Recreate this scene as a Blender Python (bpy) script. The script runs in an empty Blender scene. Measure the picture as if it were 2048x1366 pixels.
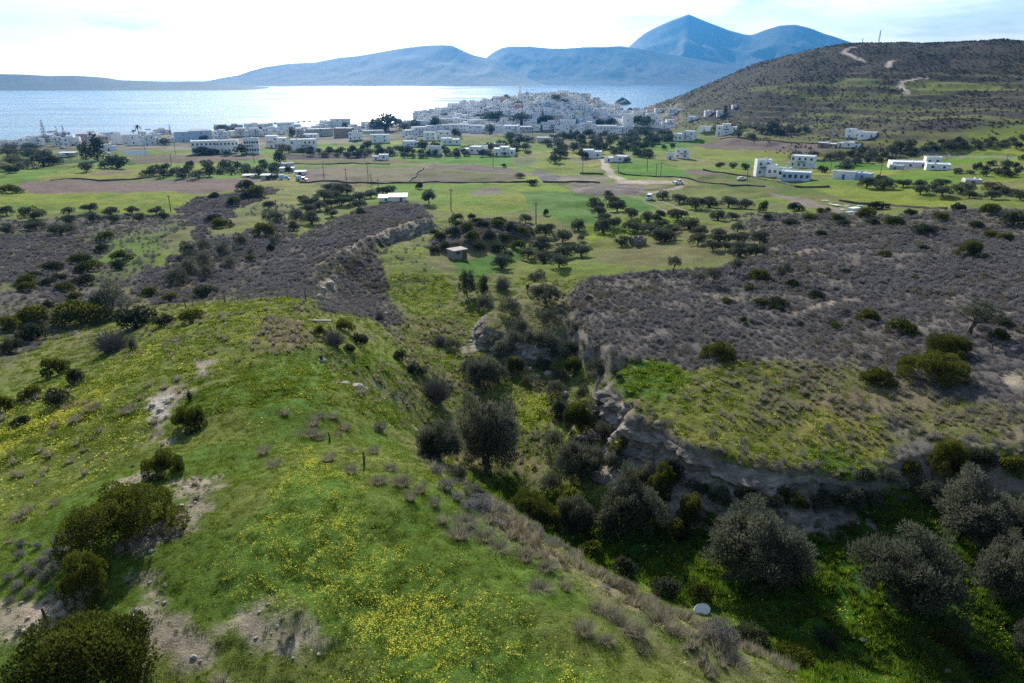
import bpy, math, random
import numpy as np
from mathutils import Vector, Matrix, Euler
rnd = random.Random(7)
NR = np.random.default_rng(7)
R = math.radians
sc = bpy.context.scene
col = sc.collection

# ------------------------------------------------------------------ camera, sky, sun, exposure
F, CU, CV, HOR = 1380.0, 1024.0, 683.0, 150.0      # focal length and centre in photo pixels, row of the horizon
PITCH = math.atan((CV - HOR) / F)
CAMZ = 75.0
cam_d = bpy.data.cameras.new('camera')
cam_d.sensor_fit = 'HORIZONTAL'; cam_d.sensor_width = 36; cam_d.lens = 36 * F / 2048
cam_d.clip_start = 0.5; cam_d.clip_end = 60000
cam = bpy.data.objects.new('camera', cam_d); col.objects.link(cam)
cam.location = (0, 0, CAMZ); cam.rotation_euler = (math.pi / 2 - PITCH, 0, 0)
sc.camera = cam

HAZE_D = 7.5e-5
SUN_EL, SUN_AZ = R(25), R(-11)                     # azimuth measured from +Y towards +X
world = bpy.data.worlds.new('World'); sc.world = world; world.use_nodes = True
nt = world.node_tree; nt.nodes.clear()
def N(t, kind, **kw):
    n = t.nodes.new(kind)
    for k, v in kw.items():
        if k == 'ins':
            for a, b in v.items(): n.inputs[a].default_value = b
        else: setattr(n, k, v)
    return n
out = N(nt, 'ShaderNodeOutputWorld'); bg = N(nt, 'ShaderNodeBackground', ins={1: 0.115})
sky = N(nt, 'ShaderNodeTexSky', sky_type='NISHITA', sun_disc=False)
sky.sun_elevation = SUN_EL; sky.sun_rotation = SUN_AZ; sky.altitude = 50
sky.air_density = 1.0; sky.dust_density = 0.35; sky.ozone_density = 1.2
# thin white cloud: noise on the direction, stretched along the horizon
tc = N(nt, 'ShaderNodeTexCoord'); mp = N(nt, 'ShaderNodeMapping', ins={3: (2.2, 2.2, 13.0)})
nz = N(nt, 'ShaderNodeTexNoise', ins={'Scale': 1.6, 'Detail': 8.0, 'Roughness': 0.6, 'Distortion': 0.4})
rp = N(nt, 'ShaderNodeValToRGB'); rp.color_ramp.elements[0].position = 0.46; rp.color_ramp.elements[1].position = 0.74
mx = N(nt, 'ShaderNodeMix', data_type='RGBA', blend_type='MIX')
veil = N(nt, 'ShaderNodeMix', data_type='RGBA', blend_type='MIX', ins={0: 0.08})
bw = N(nt, 'ShaderNodeRGBToBW'); 
L = nt.links.new
wh = N(nt, 'ShaderNodeMix', data_type='RGBA', blend_type='MULTIPLY', ins={0: 1.0, 7: (1.75, 1.75, 1.8, 1)})
L(tc.outputs['Generated'], mp.inputs[0]); L(mp.outputs[0], nz.inputs['Vector']); L(nz.outputs[0], rp.inputs[0])
L(sky.outputs[0], bw.inputs[0]); L(bw.outputs[0], wh.inputs[6])
L(sky.outputs[0], veil.inputs[6]); L(bw.outputs[0], veil.inputs[7])
L(veil.outputs[2], mx.inputs[6]); L(wh.outputs[2], mx.inputs[7])
cf = N(nt, 'ShaderNodeMath', operation='MULTIPLY', ins={1: 0.75}); L(rp.outputs[0], cf.inputs[0]); L(cf.outputs[0], mx.inputs[0])
mp2 = N(nt, 'ShaderNodeMapping', ins={1: (3.1, 1.7, .4), 3: (2.6, 2.6, 17.0)}); nz2 = N(nt, 'ShaderNodeTexNoise', ins={'Scale': 2.1, 'Detail': 9.0, 'Roughness': 0.62}); rp2 = N(nt, 'ShaderNodeValToRGB'); rp2.color_ramp.elements[0].position = 0.52; rp2.color_ramp.elements[1].position = 0.72
dk = N(nt, 'ShaderNodeMix', data_type='RGBA', blend_type='MULTIPLY', ins={7: (.50, .60, .68, 1)}); cf2 = N(nt, 'ShaderNodeMath', operation='MULTIPLY', ins={1: 0.85})
L(tc.outputs['Generated'], mp2.inputs[0]); L(mp2.outputs[0], nz2.inputs['Vector']); L(nz2.outputs[0], rp2.inputs[0]); L(rp2.outputs[0], cf2.inputs[0]); L(cf2.outputs[0], dk.inputs[0]); L(mx.outputs[2], dk.inputs[6])
L(dk.outputs[2], bg.inputs[0]); L(bg.outputs[0], out.inputs[0])

sun_d = bpy.data.lights.new('sun', 'SUN'); sun_d.energy = 5.0; sun_d.angle = R(0.53); sun_d.color = (1.0, 0.94, 0.84)
sun = bpy.data.objects.new('sun', sun_d); col.objects.link(sun)
sdir = Vector((math.sin(SUN_AZ) * math.cos(SUN_EL), math.cos(SUN_AZ) * math.cos(SUN_EL), math.sin(SUN_EL)))
sun.rotation_euler = sdir.to_track_quat('Z', 'Y').to_euler(); sun.location = (0, 0, 300)

sc.view_settings.view_transform = 'Standard'; sc.view_settings.look = 'None'
sc.view_settings.gamma = 1; sc.view_settings.use_curve_mapping = False; sc.view_settings.exposure = 0.76
sc.render.engine = 'CYCLES'
cy = sc.cycles
cy.max_bounces = 5; cy.diffuse_bounces = 2; cy.glossy_bounces = 2; cy.transmission_bounces = 4; cy.transparent_max_bounces = 6
cy.volume_bounces = 0; cy.sample_clamp_indirect = 4; cy.use_denoising = False; cy.denoiser = 'OPENIMAGEDENOISE'; cy.denoising_input_passes = 'RGB_ALBEDO_NORMAL'; cy.denoising_prefilter = 'ACCURATE'; cy.use_adaptive_sampling = True; cy.adaptive_threshold = 0.012

# ------------------------------------------------------------------ small helpers
def tag(o, label=None, cat=None, group=None, kind=None):
    if label: o['label'] = label
    if cat: o['category'] = cat
    if group: o['group'] = group
    if kind: o['kind'] = kind
    return o
def link(name, data, parent=None, loc=None, rot=None, scl=None):
    o = bpy.data.objects.new(name, data); col.objects.link(o)
    if parent: o.parent = parent
    if loc is not None: o.location = loc
    if rot is not None: o.rotation_euler = rot
    if scl is not None: o.scale = (scl, scl, scl) if isinstance(scl, (int, float)) else scl
    return o
def mesh_np(name, V, Fc, mat=None, smooth=False):
    """mesh from numpy verts and an (n,3) or (n,4) face array"""
    V = np.asarray(V, np.float32); Fc = np.asarray(Fc, np.int32)
    me = bpy.data.meshes.new(name); k = Fc.shape[1]
    me.vertices.add(len(V)); me.vertices.foreach_set('co', V.ravel())
    me.loops.add(Fc.size); me.loops.foreach_set('vertex_index', Fc.ravel())
    me.polygons.add(len(Fc)); me.polygons.foreach_set('loop_start', np.arange(0, Fc.size, k, dtype=np.int32))
    me.polygons.foreach_set('loop_total', np.full(len(Fc), k, np.int32))
    me.polygons.foreach_set('use_smooth', np.full(len(Fc), smooth, bool))
    me.update(calc_edges=True)
    if mat: me.materials.append(mat)
    return me
class MB:
    """collects boxes, tubes and so on; build() makes ONE mesh"""
    def __init__(s): s.v = []; s.f = []
    def add(s, v, f):
        n = len(s.v); s.v += [tuple(p) for p in v]; s.f += [tuple(i + n for i in q) for q in f]; return s
    def box(s, x0, x1, y0, y1, z0, z1, tx=0, ty=0):
        return s.add([(x0, y0, z0), (x1, y0, z0), (x1, y1, z0), (x0, y1, z0), (x0 + tx, y0 + ty, z1), (x1 - tx, y0 + ty, z1), (x1 - tx, y1 - ty, z1), (x0 + tx, y1 - ty, z1)],
                     [(0, 3, 2, 1), (4, 5, 6, 7), (0, 1, 5, 4), (1, 2, 6, 5), (2, 3, 7, 6), (3, 0, 4, 7)])
    def tube(s, pts, rad, n=6):
        pts = [Vector(p) for p in pts]; m = len(pts); vv = []; ff = []
        up = Vector((0.31, 0.23, 0.92))
        for i, p in enumerate(pts):
            d = (pts[min(i + 1, m - 1)] - pts[max(i - 1, 0)]).normalized()
            a = d.cross(up if abs(d.dot(up)) < 0.97 else Vector((1, 0, 0))).normalized(); b = d.cross(a)
            for k in range(n):
                t = 2 * math.pi * k / n; vv.append(p + (a * math.cos(t) + b * math.sin(t)) * rad[i])
        for i in range(m - 1):
            for k in range(n): ff.append((i * n + k, i * n + (k + 1) % n, (i + 1) * n + (k + 1) % n, (i + 1) * n + k))
        ff.append(tuple(range(n - 1, -1, -1))); ff.append(tuple((m - 1) * n + k for k in range(n)))
        return s.add(vv, ff)
    def lathe(s, prof, n=12, c=(0, 0)):
        vv = [(c[0] + r * math.cos(2 * math.pi * k / n), c[1] + r * math.sin(2 * math.pi * k / n), z) for r, z in prof for k in range(n)]
        m = len(prof)
        ff = [(i * n + k, i * n + (k + 1) % n, (i + 1) * n + (k + 1) % n, (i + 1) * n + k) for i in range(m - 1) for k in range(n)]
        ff += [tuple(range(n - 1, -1, -1)), tuple((m - 1) * n + k for k in range(n))]
        return s.add(vv, ff)
    def mesh(s, name, mat=None, smooth=False):
        me = bpy.data.meshes.new(name); me.from_pydata(s.v, [], s.f); me.update()
        if mat: me.materials.append(mat)
        if smooth: me.polygons.foreach_set('use_smooth', [True] * len(me.polygons))
        return me
    def build(s, name, mat=None, parent=None, smooth=False, **kw):
        return link(name, s.mesh(name, mat, smooth), parent, **kw)

def mat(name, rgb, rough=0.9, var=0.0, vscale=3.0, bump=0.0, bscale=20.0, spec=0.2, metal=0.0, rand=0.0):
    m = bpy.data.materials.new(name); m.use_nodes = True; t = m.node_tree; p = t.nodes['Principled BSDF']
    p.inputs['Base Color'].default_value = (*rgb, 1); p.inputs['Roughness'].default_value = rough
    p.inputs['Specular IOR Level'].default_value = spec; p.inputs['Metallic'].default_value = metal
    if var or bump:
        g = N(t, 'ShaderNodeTexCoord')
        nn = N(t, 'ShaderNodeTexNoise', ins={'Scale': vscale, 'Detail': 5.0, 'Roughness': 0.65}); t.links.new(g.outputs['Object'], nn.inputs['Vector'])
        if var:
            mr = N(t, 'ShaderNodeMapRange', ins={1: 0.25, 2: 0.75, 3: 1 - var, 4: 1 + var}); t.links.new(nn.outputs[0], mr.inputs[0])
            mm = N(t, 'ShaderNodeMix', data_type='RGBA', blend_type='MULTIPLY', ins={0: 1.0, 6: (*rgb, 1)}); t.links.new(mr.outputs[0], mm.inputs[7])
            t.links.new(mm.outputs[2], p.inputs['Base Color'])
        if bump:
            nb = N(t, 'ShaderNodeTexNoise', ins={'Scale': bscale, 'Detail': 6.0}); t.links.new(g.outputs['Object'], nb.inputs['Vector'])
            bp = N(t, 'ShaderNodeBump', ins={'Strength': bump, 'Distance': 0.1}); t.links.new(nb.outputs[0], bp.inputs['Height']); t.links.new(bp.outputs[0], p.inputs['Normal'])
    return m
def leafmat(name, a, b, trans=0.35, tcol=None):
    """foliage: two leaf colours mixed per leaf clump (tint attribute) and per plant (random), part of the light passing through"""
    m = bpy.data.materials.new(name); m.use_nodes = True; t = m.node_tree; t.nodes.clear()
    o = N(t, 'ShaderNodeOutputMaterial'); d = N(t, 'ShaderNodeBsdfDiffuse'); tr = N(t, 'ShaderNodeBsdfTranslucent')
    mx = N(t, 'ShaderNodeMixShader', ins={0: trans})
    at_ = N(t, 'ShaderNodeAttribute', attribute_name='tint'); oi = N(t, 'ShaderNodeObjectInfo')
    ad = N(t, 'ShaderNodeMath', operation='MULTIPLY_ADD', ins={1: 0.5, 2: -0.25}); t.links.new(oi.outputs['Random'], ad.inputs[0])
    su = N(t, 'ShaderNodeMath', operation='ADD', use_clamp=True); t.links.new(at_.outputs['Fac'], su.inputs[0]); t.links.new(ad.outputs[0], su.inputs[1])
    c = N(t, 'ShaderNodeMix', data_type='RGBA', ins={6: (*a, 1), 7: (*b, 1)}); t.links.new(su.outputs[0], c.inputs[0])
    t.links.new(c.outputs[2], d.inputs[0])
    if tcol:
        c2 = N(t, 'ShaderNodeMix', data_type='RGBA', blend_type='MULTIPLY', ins={0: 1.0, 7: (*tcol, 1)}); t.links.new(c.outputs[2], c2.inputs[6]); t.links.new(c2.outputs[2], tr.inputs[0])
    else: t.links.new(c.outputs[2], tr.inputs[0])
    t.links.new(d.outputs[0], mx.inputs[1]); t.links.new(tr.outputs[0], mx.inputs[2]); t.links.new(mx.outputs[0], o.inputs[0])
    return m

# ------------------------------------------------------------------ noise and interpolation
def _h(i, j, s):
    n = (i.astype(np.int64) * 374761393 + j.astype(np.int64) * 668265263 + s * 974711) & 0x7fffffff
    n = ((n ^ (n >> 13)) * 1274126177) & 0x7fffffff
    return ((n ^ (n >> 16)) & 0xffff) / 65535.0
def vn(x, y, s=0):
    i = np.floor(x); j = np.floor(y); a = x - i; b = y - j; a = a * a * a * (a * (a * 6 - 15) + 10); b = b * b * b * (b * (b * 6 - 15) + 10)
    return (_h(i, j, s) * (1 - a) + _h(i + 1, j, s) * a) * (1 - b) + (_h(i, j + 1, s) * (1 - a) + _h(i + 1, j + 1, s) * a) * b
def fbm(x, y, s=0, o=4, g=0.5):
    r = 0; a = 1; t = 0
    for k in range(o):
        r = r + a * vn(x, y, s + k * 17); t += a; a *= g; x = x * 2.03 + 11.3; y = y * 2.03 - 7.7
    return r / t
def sstep(a, b, x):
    t = np.clip((x - a) / (b - a), 0, 1); return t * t * (3 - 2 * t)
CP, SP = math.cos(PITCH), math.sin(PITCH)
def ray(u, v):
    a = (u - CU) / F; b = -(v - CV) / F
    return Vector((a, CP + b * SP, -SP + b * CP))
def px(u, v, rel=None, Y=None):
    """world point on the pixel's ray, REL metres below the camera or Y metres ahead of it"""
    d = ray(u, v); t = -rel / d.z if rel is not None else Y / d.y
    return (d.x * t, d.y * t, CAMZ + d.z * t)
def proj(x, y, z):
    z = z - CAMZ; dep = y * CP - z * SP; up = y * SP + z * CP
    return CU + F * x / dep, CV - F * up / dep, dep
OY = -20.0
def lp(x, y): return np.arctan2(x, y - OY), 0.5 * np.log(x * x + (y - OY) ** 2)
class TPS:
    def __init__(s, pts, lam=1e-4):
        p = np.array(pts, float); s.p = np.stack(lp(p[:, 0], p[:, 1]), 1); n = len(p)
        K = s.k(s.p); K[np.diag_indices(n)] += lam
        A = np.zeros((n + 3, n + 3)); A[:n, :n] = K; A[:n, n] = 1; A[:n, n + 1:] = s.p; A[n:, :n] = A[:n, n:].T
        s.w = np.linalg.solve(A, np.concatenate([p[:, 2], np.zeros(3)]))
    def k(s, q):
        d = ((q[:, None, :] - s.p[None]) ** 2).sum(-1); return 0.5 * d * np.log(d + 1e-12)
    def __call__(s, t, l):
        q = np.stack([t.ravel(), l.ravel()], 1); o = np.empty(len(q))
        for i in range(0, len(q), 20000):
            c = q[i:i + 20000]; o[i:i + 20000] = s.k(c) @ s.w[:-3] + s.w[-3] + c @ s.w[-2:]
        return o.reshape(t.shape)
def sdist(poly, x, y):
    """signed distance to a closed polygon, positive inside"""
    d = np.full(x.shape, 1e9); ins = np.zeros(x.shape, bool); n = len(poly)
    for k in range(n):
        ax, ay = poly[k][:2]; bx, by = poly[(k + 1) % n][:2]; ex, ey = bx - ax, by - ay; wx, wy = x - ax, y - ay
        t = np.clip((wx * ex + wy * ey) / (ex * ex + ey * ey + 1e-9), 0, 1)
        d = np.minimum(d, (wx - ex * t) ** 2 + (wy - ey * t) ** 2)
        c = (ay > y) != (by > y)
        with np.errstate(divide='ignore', invalid='ignore'): ins ^= c & (x < (bx - ax) * (y - ay) / (by - ay) + ax)
    d = np.sqrt(d); return np.where(ins, d, -d)
def ldist(line, x, y):
    d = np.full(x.shape, 1e9)
    for k in range(len(line) - 1):
        ax, ay = line[k][:2]; bx, by = line[k + 1][:2]; ex, ey = bx - ax, by - ay; wx, wy = x - ax, y - ay
        t = np.clip((wx * ex + wy * ey) / (ex * ex + ey * ey + 1e-9), 0, 1)
        d = np.minimum(d, (wx - ex * t) ** 2 + (wy - ey * t) ** 2)
    return np.sqrt(d)

# ------------------------------------------------------------------ terrain: heights
cp = []
def C(*pts):
    for p in pts: cp.append(px(p[0], p[1], p[2]))
def CY(*pts):
    for p in pts: cp.append(px(p[0], p[1], Y=p[2]))
# near grassy hill under the camera
C((900, 1366, 19.5), (500, 1366, 20), (100, 1330, 20.5), (1200, 1366, 19), (1420, 1366, 19.5), (1300, 1290, 19.6), (1150, 1172, 20), (1000, 1070, 20.3), (880, 962, 20.8),
  (700, 1100, 19.4), (400, 1100, 20), (150, 1100, 21), (0, 1150, 21.5), (690, 900, 21.6), (600, 800, 22.4), (400, 850, 22.6), (200, 900, 23.6), (0, 950, 24), (0, 830, 27),
  (300, 760, 24.8), (500, 720, 24.4), (620, 690, 25.2), (560, 640, 25.8), (450, 640, 26.6), (370, 660, 28), (230, 720, 29), (100, 760, 30), (610, 605, 27), (480, 603, 27.4), (380, 618, 29.5))
# its flank down to the ravine
C((950, 990, 22.6), (1100, 1085, 22.6), (1200, 1150, 22.5), (1300, 1212, 22.3), (1450, 1285, 22), (1600, 1372, 22), (860, 905, 25), (770, 880, 24.3), (810, 835, 28), (740, 790, 25.8), (700, 720, 27.2), (650, 650, 27.6), (770, 740, 30.5))
# ravine floor
C((1000, 1000, 36.5), (1150, 1100, 36), (1300, 1175, 35.2), (1450, 1235, 34.8), (1650, 1335, 35), (1500, 1145, 35), (1640, 1040, 34.4), (1820, 1215, 34.6), (1960, 1060, 34), (2040, 1340, 35.5), (1260, 1045, 35.8), (1160, 950, 36.5),
  (975, 935, 36.8), (890, 925, 35.8), (1070, 820, 36.6), (960, 800, 36.8), (860, 790, 34.8), (845, 700, 35.8), (900, 650, 36.6), (940, 590, 37), (1090, 900, 37), (2100, 1150, 34.5), (1100, 740, 36.4), (1400, 1040, 35.4), (1800, 1000, 33.6), (1500, 985, 33.3), (1400, 955, 33.7), (1310, 915, 34.5), (1240, 880, 35.2), (1600, 992, 33.1), (1700, 985, 33.0), (1000, 700, 36), (960, 690, 36.3), (1060, 730, 36))
# behind the right-hand plateau's line: ground level that the plateau rises from
C((1300, 700, 34), (1600, 700, 33), (1900, 700, 32), (1600, 560, 34.5), (1900, 560, 33), (2200, 600, 30), (2200, 800, 29), (1300, 560, 36.5), (1500, 850, 34), (1850, 850, 33))
# valley and fields
C((830, 540, 36.2), (790, 500, 36.5), (820, 600, 36.6), (920, 515, 37.6), (1010, 500, 38), (1150, 490, 38), (1250, 475, 38.3), (1250, 420, 39.5), (1380, 430, 39), (1000, 400, 41), (1150, 400, 41), (1100, 350, 45), (850, 350, 45), (700, 350, 44.5),
  (1300, 385, 42), (1500, 390, 41), (1450, 340, 45), (950, 315, 49.5), (700, 320, 50), (1100, 300, 52), (1600, 350, 43.5), (1750, 350, 42), (1900, 340, 41.5), (1950, 400, 37), (1800, 390, 38.5), (2048, 430, 33.5), (1700, 440, 36), (1560, 460, 36.5), (1420, 500, 37), (2048, 350, 38),
  (200, 372, 44), (400, 372, 43.5), (150, 405, 42), (300, 405, 41.5), (60, 432, 41.5), (280, 440, 40.5), (0, 400, 42), (250, 475, 39.5), (100, 550, 37.5), (200, 640, 35.5), (60, 690, 33.5), (-60, 640, 33), (380, 540, 38), (300, 590, 36.8), (420, 500, 39), (500, 440, 40.5), (480, 395, 42), (560, 400, 41.8), (600, 450, 40), (560, 350, 44.6), (300, 345, 46), (60, 345, 46), (150, 310, 50.5), (420, 318, 48.5), (300, 300, 53), (0, 320, 50), (560, 300, 51.5))
C((900, 290, 52.5), (1250, 300, 50.5), (1250, 275, 55), (1600, 292, 47.5), (1750, 300, 45.5), (1420, 285, 50.5), (1950, 310, 43), (1400, 262, 53.5))
# coast and the town's hill
C((100, 290, 62.5), (0, 288, 63), (300, 289, 61), (450, 280, 60.5), (600, 275, 60.5), (750, 270, 60), (880, 268, 59), (430, 262, 69), (560, 256, 70), (700, 253, 69.5), (800, 247, 66), (1200, 270, 58.5), (1060, 268, 58.5), (1330, 255, 56), (1100, 250, 55.5), (1220, 248, 55.5), (960, 250, 57))
C((850, 236, 54), (920, 226, 47), (1000, 224, 43.5), (1100, 224, 41.5), (1200, 228, 44.5), (1000, 206, 34.5), (1060, 198, 30.5), (1140, 194, 29), (1190, 204, 34.5), (900, 219, 43.5), (1260, 235, 52), (1300, 232, 56), (1340, 226, 58), (1290, 246, 54))
# big scrub hill at the right
CY((1290, 215, 1150), (1340, 192, 1100), (1400, 166, 1050), (1450, 149, 1000), (1500, 128, 960), (1560, 114, 930), (1620, 101, 900), (1590, 108, 915), (1690, 87, 880), (1800, 85.5, 860), (1900, 86, 840), (1960, 81, 830), (2000, 77, 820), (2060, 84, 810), (2300, 60, 780),
   (1450, 205, 800), (1580, 180, 740), (1700, 140, 760), (1700, 185, 680), (1800, 130, 740), (1800, 180, 650), (1920, 130, 720), (1950, 178, 620), (2060, 170, 590), (1450, 245, 690), (1550, 260, 600), (1700, 263, 560), (1600, 222, 690), (1750, 222, 610), (1900, 222, 550), (2060, 225, 500), (1800, 255, 490), (1950, 262, 450), (2060, 270, 420), (2300, 250, 430), (1650, 240, 630))
# sea bed, backs of hills, ground behind the camera
for x, y, z in [(-900, 900, -4), (-500, 1020, -4), (-260, 1150, -5), (-100, 1300, -5), (60, 1420, -6), (250, 1350, -6), (330, 1230, -4), (-1500, 1100, -6), (-800, 1900, -9), (0, 2100, -9), (700, 2200, -9), (450, 1500, -6), (700, 1500, 0), (900, 1200, 60), (1400, 1200, 50), (1500, 2000, -4), (-1200, 600, 6), (-900, 300, 30), (900, 300, 55), (1500, 600, 70),
                (0, -6, 57), (0, -60, 60), (-80, -40, 58), (80, -40, 52), (-60, 10, 54), (45, 5, 46), (60, 28, 38), (-300, -300, 60), (300, -300, 60), (0, -900, 60), (-1200, -300, 50), (1200, -300, 60), (-300, 60, 42), (300, 60, 46), (-200, 200, 36)]:
    cp.append((x, y, z))
base = TPS(cp)
LR0, LR1 = math.log(12.0), math.log(2600.0)
NRAD = 790
th = np.concatenate([np.radians(np.linspace(-160, -50, 24))[:-1], np.linspace(R(-50), R(50), 700), np.radians(np.linspace(50, 160, 24))[1:]])
lr = np.linspace(LR0, LR1, NRAD)
def coarse(fn):
    """evaluate fn on every 4th row and column, then fill in between"""
    ti = np.unique(np.concatenate([np.arange(0, len(th), 4), [len(th) - 1]])); li = np.unique(np.concatenate([np.arange(0, NRAD, 4), [NRAD - 1]]))
    T, Lr = np.meshgrid(th[ti], lr[li]); Z = fn(T, Lr)
    Z = np.stack([np.interp(th, th[ti], z) for z in Z]); return np.stack([np.interp(lr, lr[li], z) for z in Z.T]).T
TH, LRG = np.meshgrid(th, lr)
RR = np.exp(LRG); X = RR * np.sin(TH); Y = RR * np.cos(TH) + OY
Z = coarse(base)
Z += (fbm(X / 22, Y / 22, 3, 4) - .5) * np.clip(RR / 60, .5, 3) * (Z > 3)
ROCK = np.zeros_like(Z)
def layer(poly, pts, edge, bias=0.0, wob=1.2, wl=6.0):
    """raise the ground inside a polygon of (u, v, metres below camera); the rim falls over EDGE metres"""
    global Z
    P = [px(*p) for p in poly]; t = TPS(P + [px(*p) for p in pts], 1e-3)
    x0, x1 = min(p[0] for p in P) - 20, max(p[0] for p in P) + 20; y0, y1 = min(p[1] for p in P) - 20, max(p[1] for p in P) + 20
    m = (X > x0) & (X < x1) & (Y > y0) & (Y < y1)
    x, y = X[m], Y[m]; n = (fbm(x / wl, y / wl, 9, 4) - .5) * 2 * wob + (vn(x / 1.7, y / 1.7, 5) - .5) * wob * .35
    s = sdist(P, x, y) + n
    zt = t(*lp(x, y)) + (fbm(x / 14, y / 14, 21, 4) - .5) * 1.2
    e = edge(x, y) if callable(edge) else edge
    w = sstep(-1, 1, (s + bias) / e * 2)
    z = Z[m]; Z[m] = z + (zt - z) * w
    return P
# right-hand plateau: a broken cliff towards the ravine, merging into the ground elsewhere
plateau = layer([(1960, 905, 30), (1850, 925, 31), (1720, 945, 31.4), (1600, 942, 31.3), (1500, 930, 31.2), (1400, 905, 31.2), (1330, 880, 31.4), (1265, 845, 31.6), (1222, 800, 31.8), (1200, 770, 32), (1235, 725, 32), (1195, 695, 32.2), (1150, 655, 32.4), (1128, 600, 32.8), (1140, 560, 33.2), (1220, 545, 33.6), (1300, 540, 33.8), (1420, 535, 34), (1520, 510, 34.5),
                 (1540, 470, 35.5), (1640, 450, 35.5), (1800, 460, 34), (2000, 470, 32.5), (2300, 470, 30), (2700, 700, 26), (2500, 900, 25.5), (2150, 900, 28.5)],
                [(1500, 700, 31.6), (1700, 650, 31.4), (1900, 600, 31), (1300, 640, 32.2), (1500, 800, 31.2), (1750, 800, 30.8), (2000, 750, 29.5), (1700, 540, 33)],
                lambda x, y: np.where(y < 72, 1.6, np.where(y < 120, 3.5, 8.0)) + 3.5 * sstep(.5, .75, fbm(x / 9, y / 9, 19, 2)), wob=1.8)
# scrub ridge in the middle
ridge = layer([(862, 432, 36.3), (800, 460, 34.8), (752, 472, 33.8), (715, 500, 33), (668, 530, 32), (640, 560, 31.4), (632, 592, 30.6), (600, 600, 29.8), (540, 598, 30), (470, 590, 32), (480, 560, 34), (560, 500, 36), (640, 450, 37), (720, 415, 38), (800, 405, 38.3), (850, 412, 37.8)],
              [(700, 470, 34), (780, 440, 35.4), (600, 550, 31.8)], lambda x, y: np.clip((170 - y) * .16, 2.0, 9))
# rock spur with the walker
spur = layer([(958, 655, 33.6), (962, 628, 33.6), (1000, 604, 33.4), (1040, 580, 33.4), (1060, 565, 33.8), (1120, 560, 34), (1135, 600, 33.4), (1130, 650, 33.4), (1105, 690, 34), (1060, 700, 35), (1010, 672, 34)],
             [(1055, 600, 33)], 1.6, wob=.8)
# low mound behind the hut
mound = layer([(862, 470, 36.5), (905, 446, 36.2), (960, 436, 36), (1010, 438, 36.4), (1060, 452, 37.4), (1060, 470, 37.8), (1000, 478, 36.8), (950, 483, 35.8), (900, 494, 35.8), (868, 500, 36)],
              [(960, 460, 34.6)], 3.5)
# knoll of rubble by the dirt lot
layer([(1150, 385, 42), (1160, 372, 42.2), (1230, 370, 42.2), (1285, 378, 42), (1270, 390, 41.6), (1200, 393, 41.4)], [(1210, 380, 40.4)], 6)
Z += (fbm(X / 2.6, Y / 2.6, 31, 3) - .5) * .45 * (RR < 260) + (vn(X * 1.9, Y * 1.9, 44) - .5) * .1 * (RR < 120)
# the big hill's crest line, falling away behind
_s = np.array([(1240, 215), (1290, 197), (1340, 182), (1400, 165), (1450, 147), (1500, 126), (1560, 112), (1620, 98), (1690, 87), (1740, 86), (1800, 85), (1900, 85), (1960, 81), (2000, 78), (2045, 83), (2300, 90)], float)
hu, hv, _ = proj(X, Y, Z); hb = -(np.interp(hu, _s[:, 0], _s[:, 1]) - CV) / F
lim = CAMZ + Y * (-SP + hb * CP) / (CP + hb * SP) - np.clip(Y - 900, 0, 400) * .06 + (fbm(X / 30, Y / 30, 53, 4) - .5) * 2.5
Z = np.where((Y > 560) & (hu > 1240) & (hu < 2600), np.minimum(Z, lim), Z)
# terraced banks on the hill's lower slopes
hillm = sstep(400, 480, Y) * sstep(90, 160, X) * sstep(20, 30, Z) * (1 - sstep(70, 84, Z))
stp = 4.6; q = Z / stp + (fbm(X / 90, Y / 90, 61, 3) - .5) * 1.6; fr = q - np.floor(q)
TERR = hillm * sstep(.3, .6, fbm(X / 160, Y / 160, 77, 2)); FR = fr
Z += hillm * ((sstep(.55, 1, fr) - fr) * stp * .75) * sstep(.3, .6, fbm(X / 160, Y / 160, 77, 2))
Z = np.where(Z < .8, np.minimum(Z, .8) * 1.0, Z)
def hgt(x, y):
    t, l = lp(np.asarray(x, float), np.asarray(y, float))
    a = np.clip(np.interp(t, th, np.arange(len(th))), 0, len(th) - 1.001); b = np.clip((l - LR0) / (LR1 - LR0) * (NRAD - 1), 0, NRAD - 1.001)
    i = a.astype(int); j = b.astype(int); a = a - i; b = b - j
    return (Z[j, i] * (1 - a) + Z[j, i + 1] * a) * (1 - b) + (Z[j + 1, i] * (1 - a) + Z[j + 1, i + 1] * a) * b
_t = np.exp(np.linspace(math.log(12), math.log(2300), 2600))
def at(u, v):
    """where the line of sight through a photo pixel first meets the ground"""
    d = ray(u, v); z = hgt(d.x * _t, d.y * _t); g = (CAMZ + d.z * _t) - z
    k = int(np.argmax(g < 0))
    if g[k] >= 0: k = len(_t) - 1
    if k == 0: t = _t[0]
    else: t = _t[k - 1] + (_t[k] - _t[k - 1]) * g[k - 1] / (g[k - 1] - g[k] + 1e-9)
    return (d.x * t, d.y * t, CAMZ + d.z * t)
def depth(x, y, z): return y * CP - (z - CAMZ) * SP

def at_town(u, v):
    """like at(), but kept on the near side of the town hill's crest"""
    for q in range(14):
        p = at(u, v + q)
        if p[1] < 1120 and p[2] > 1.5: return p
    return p
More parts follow.
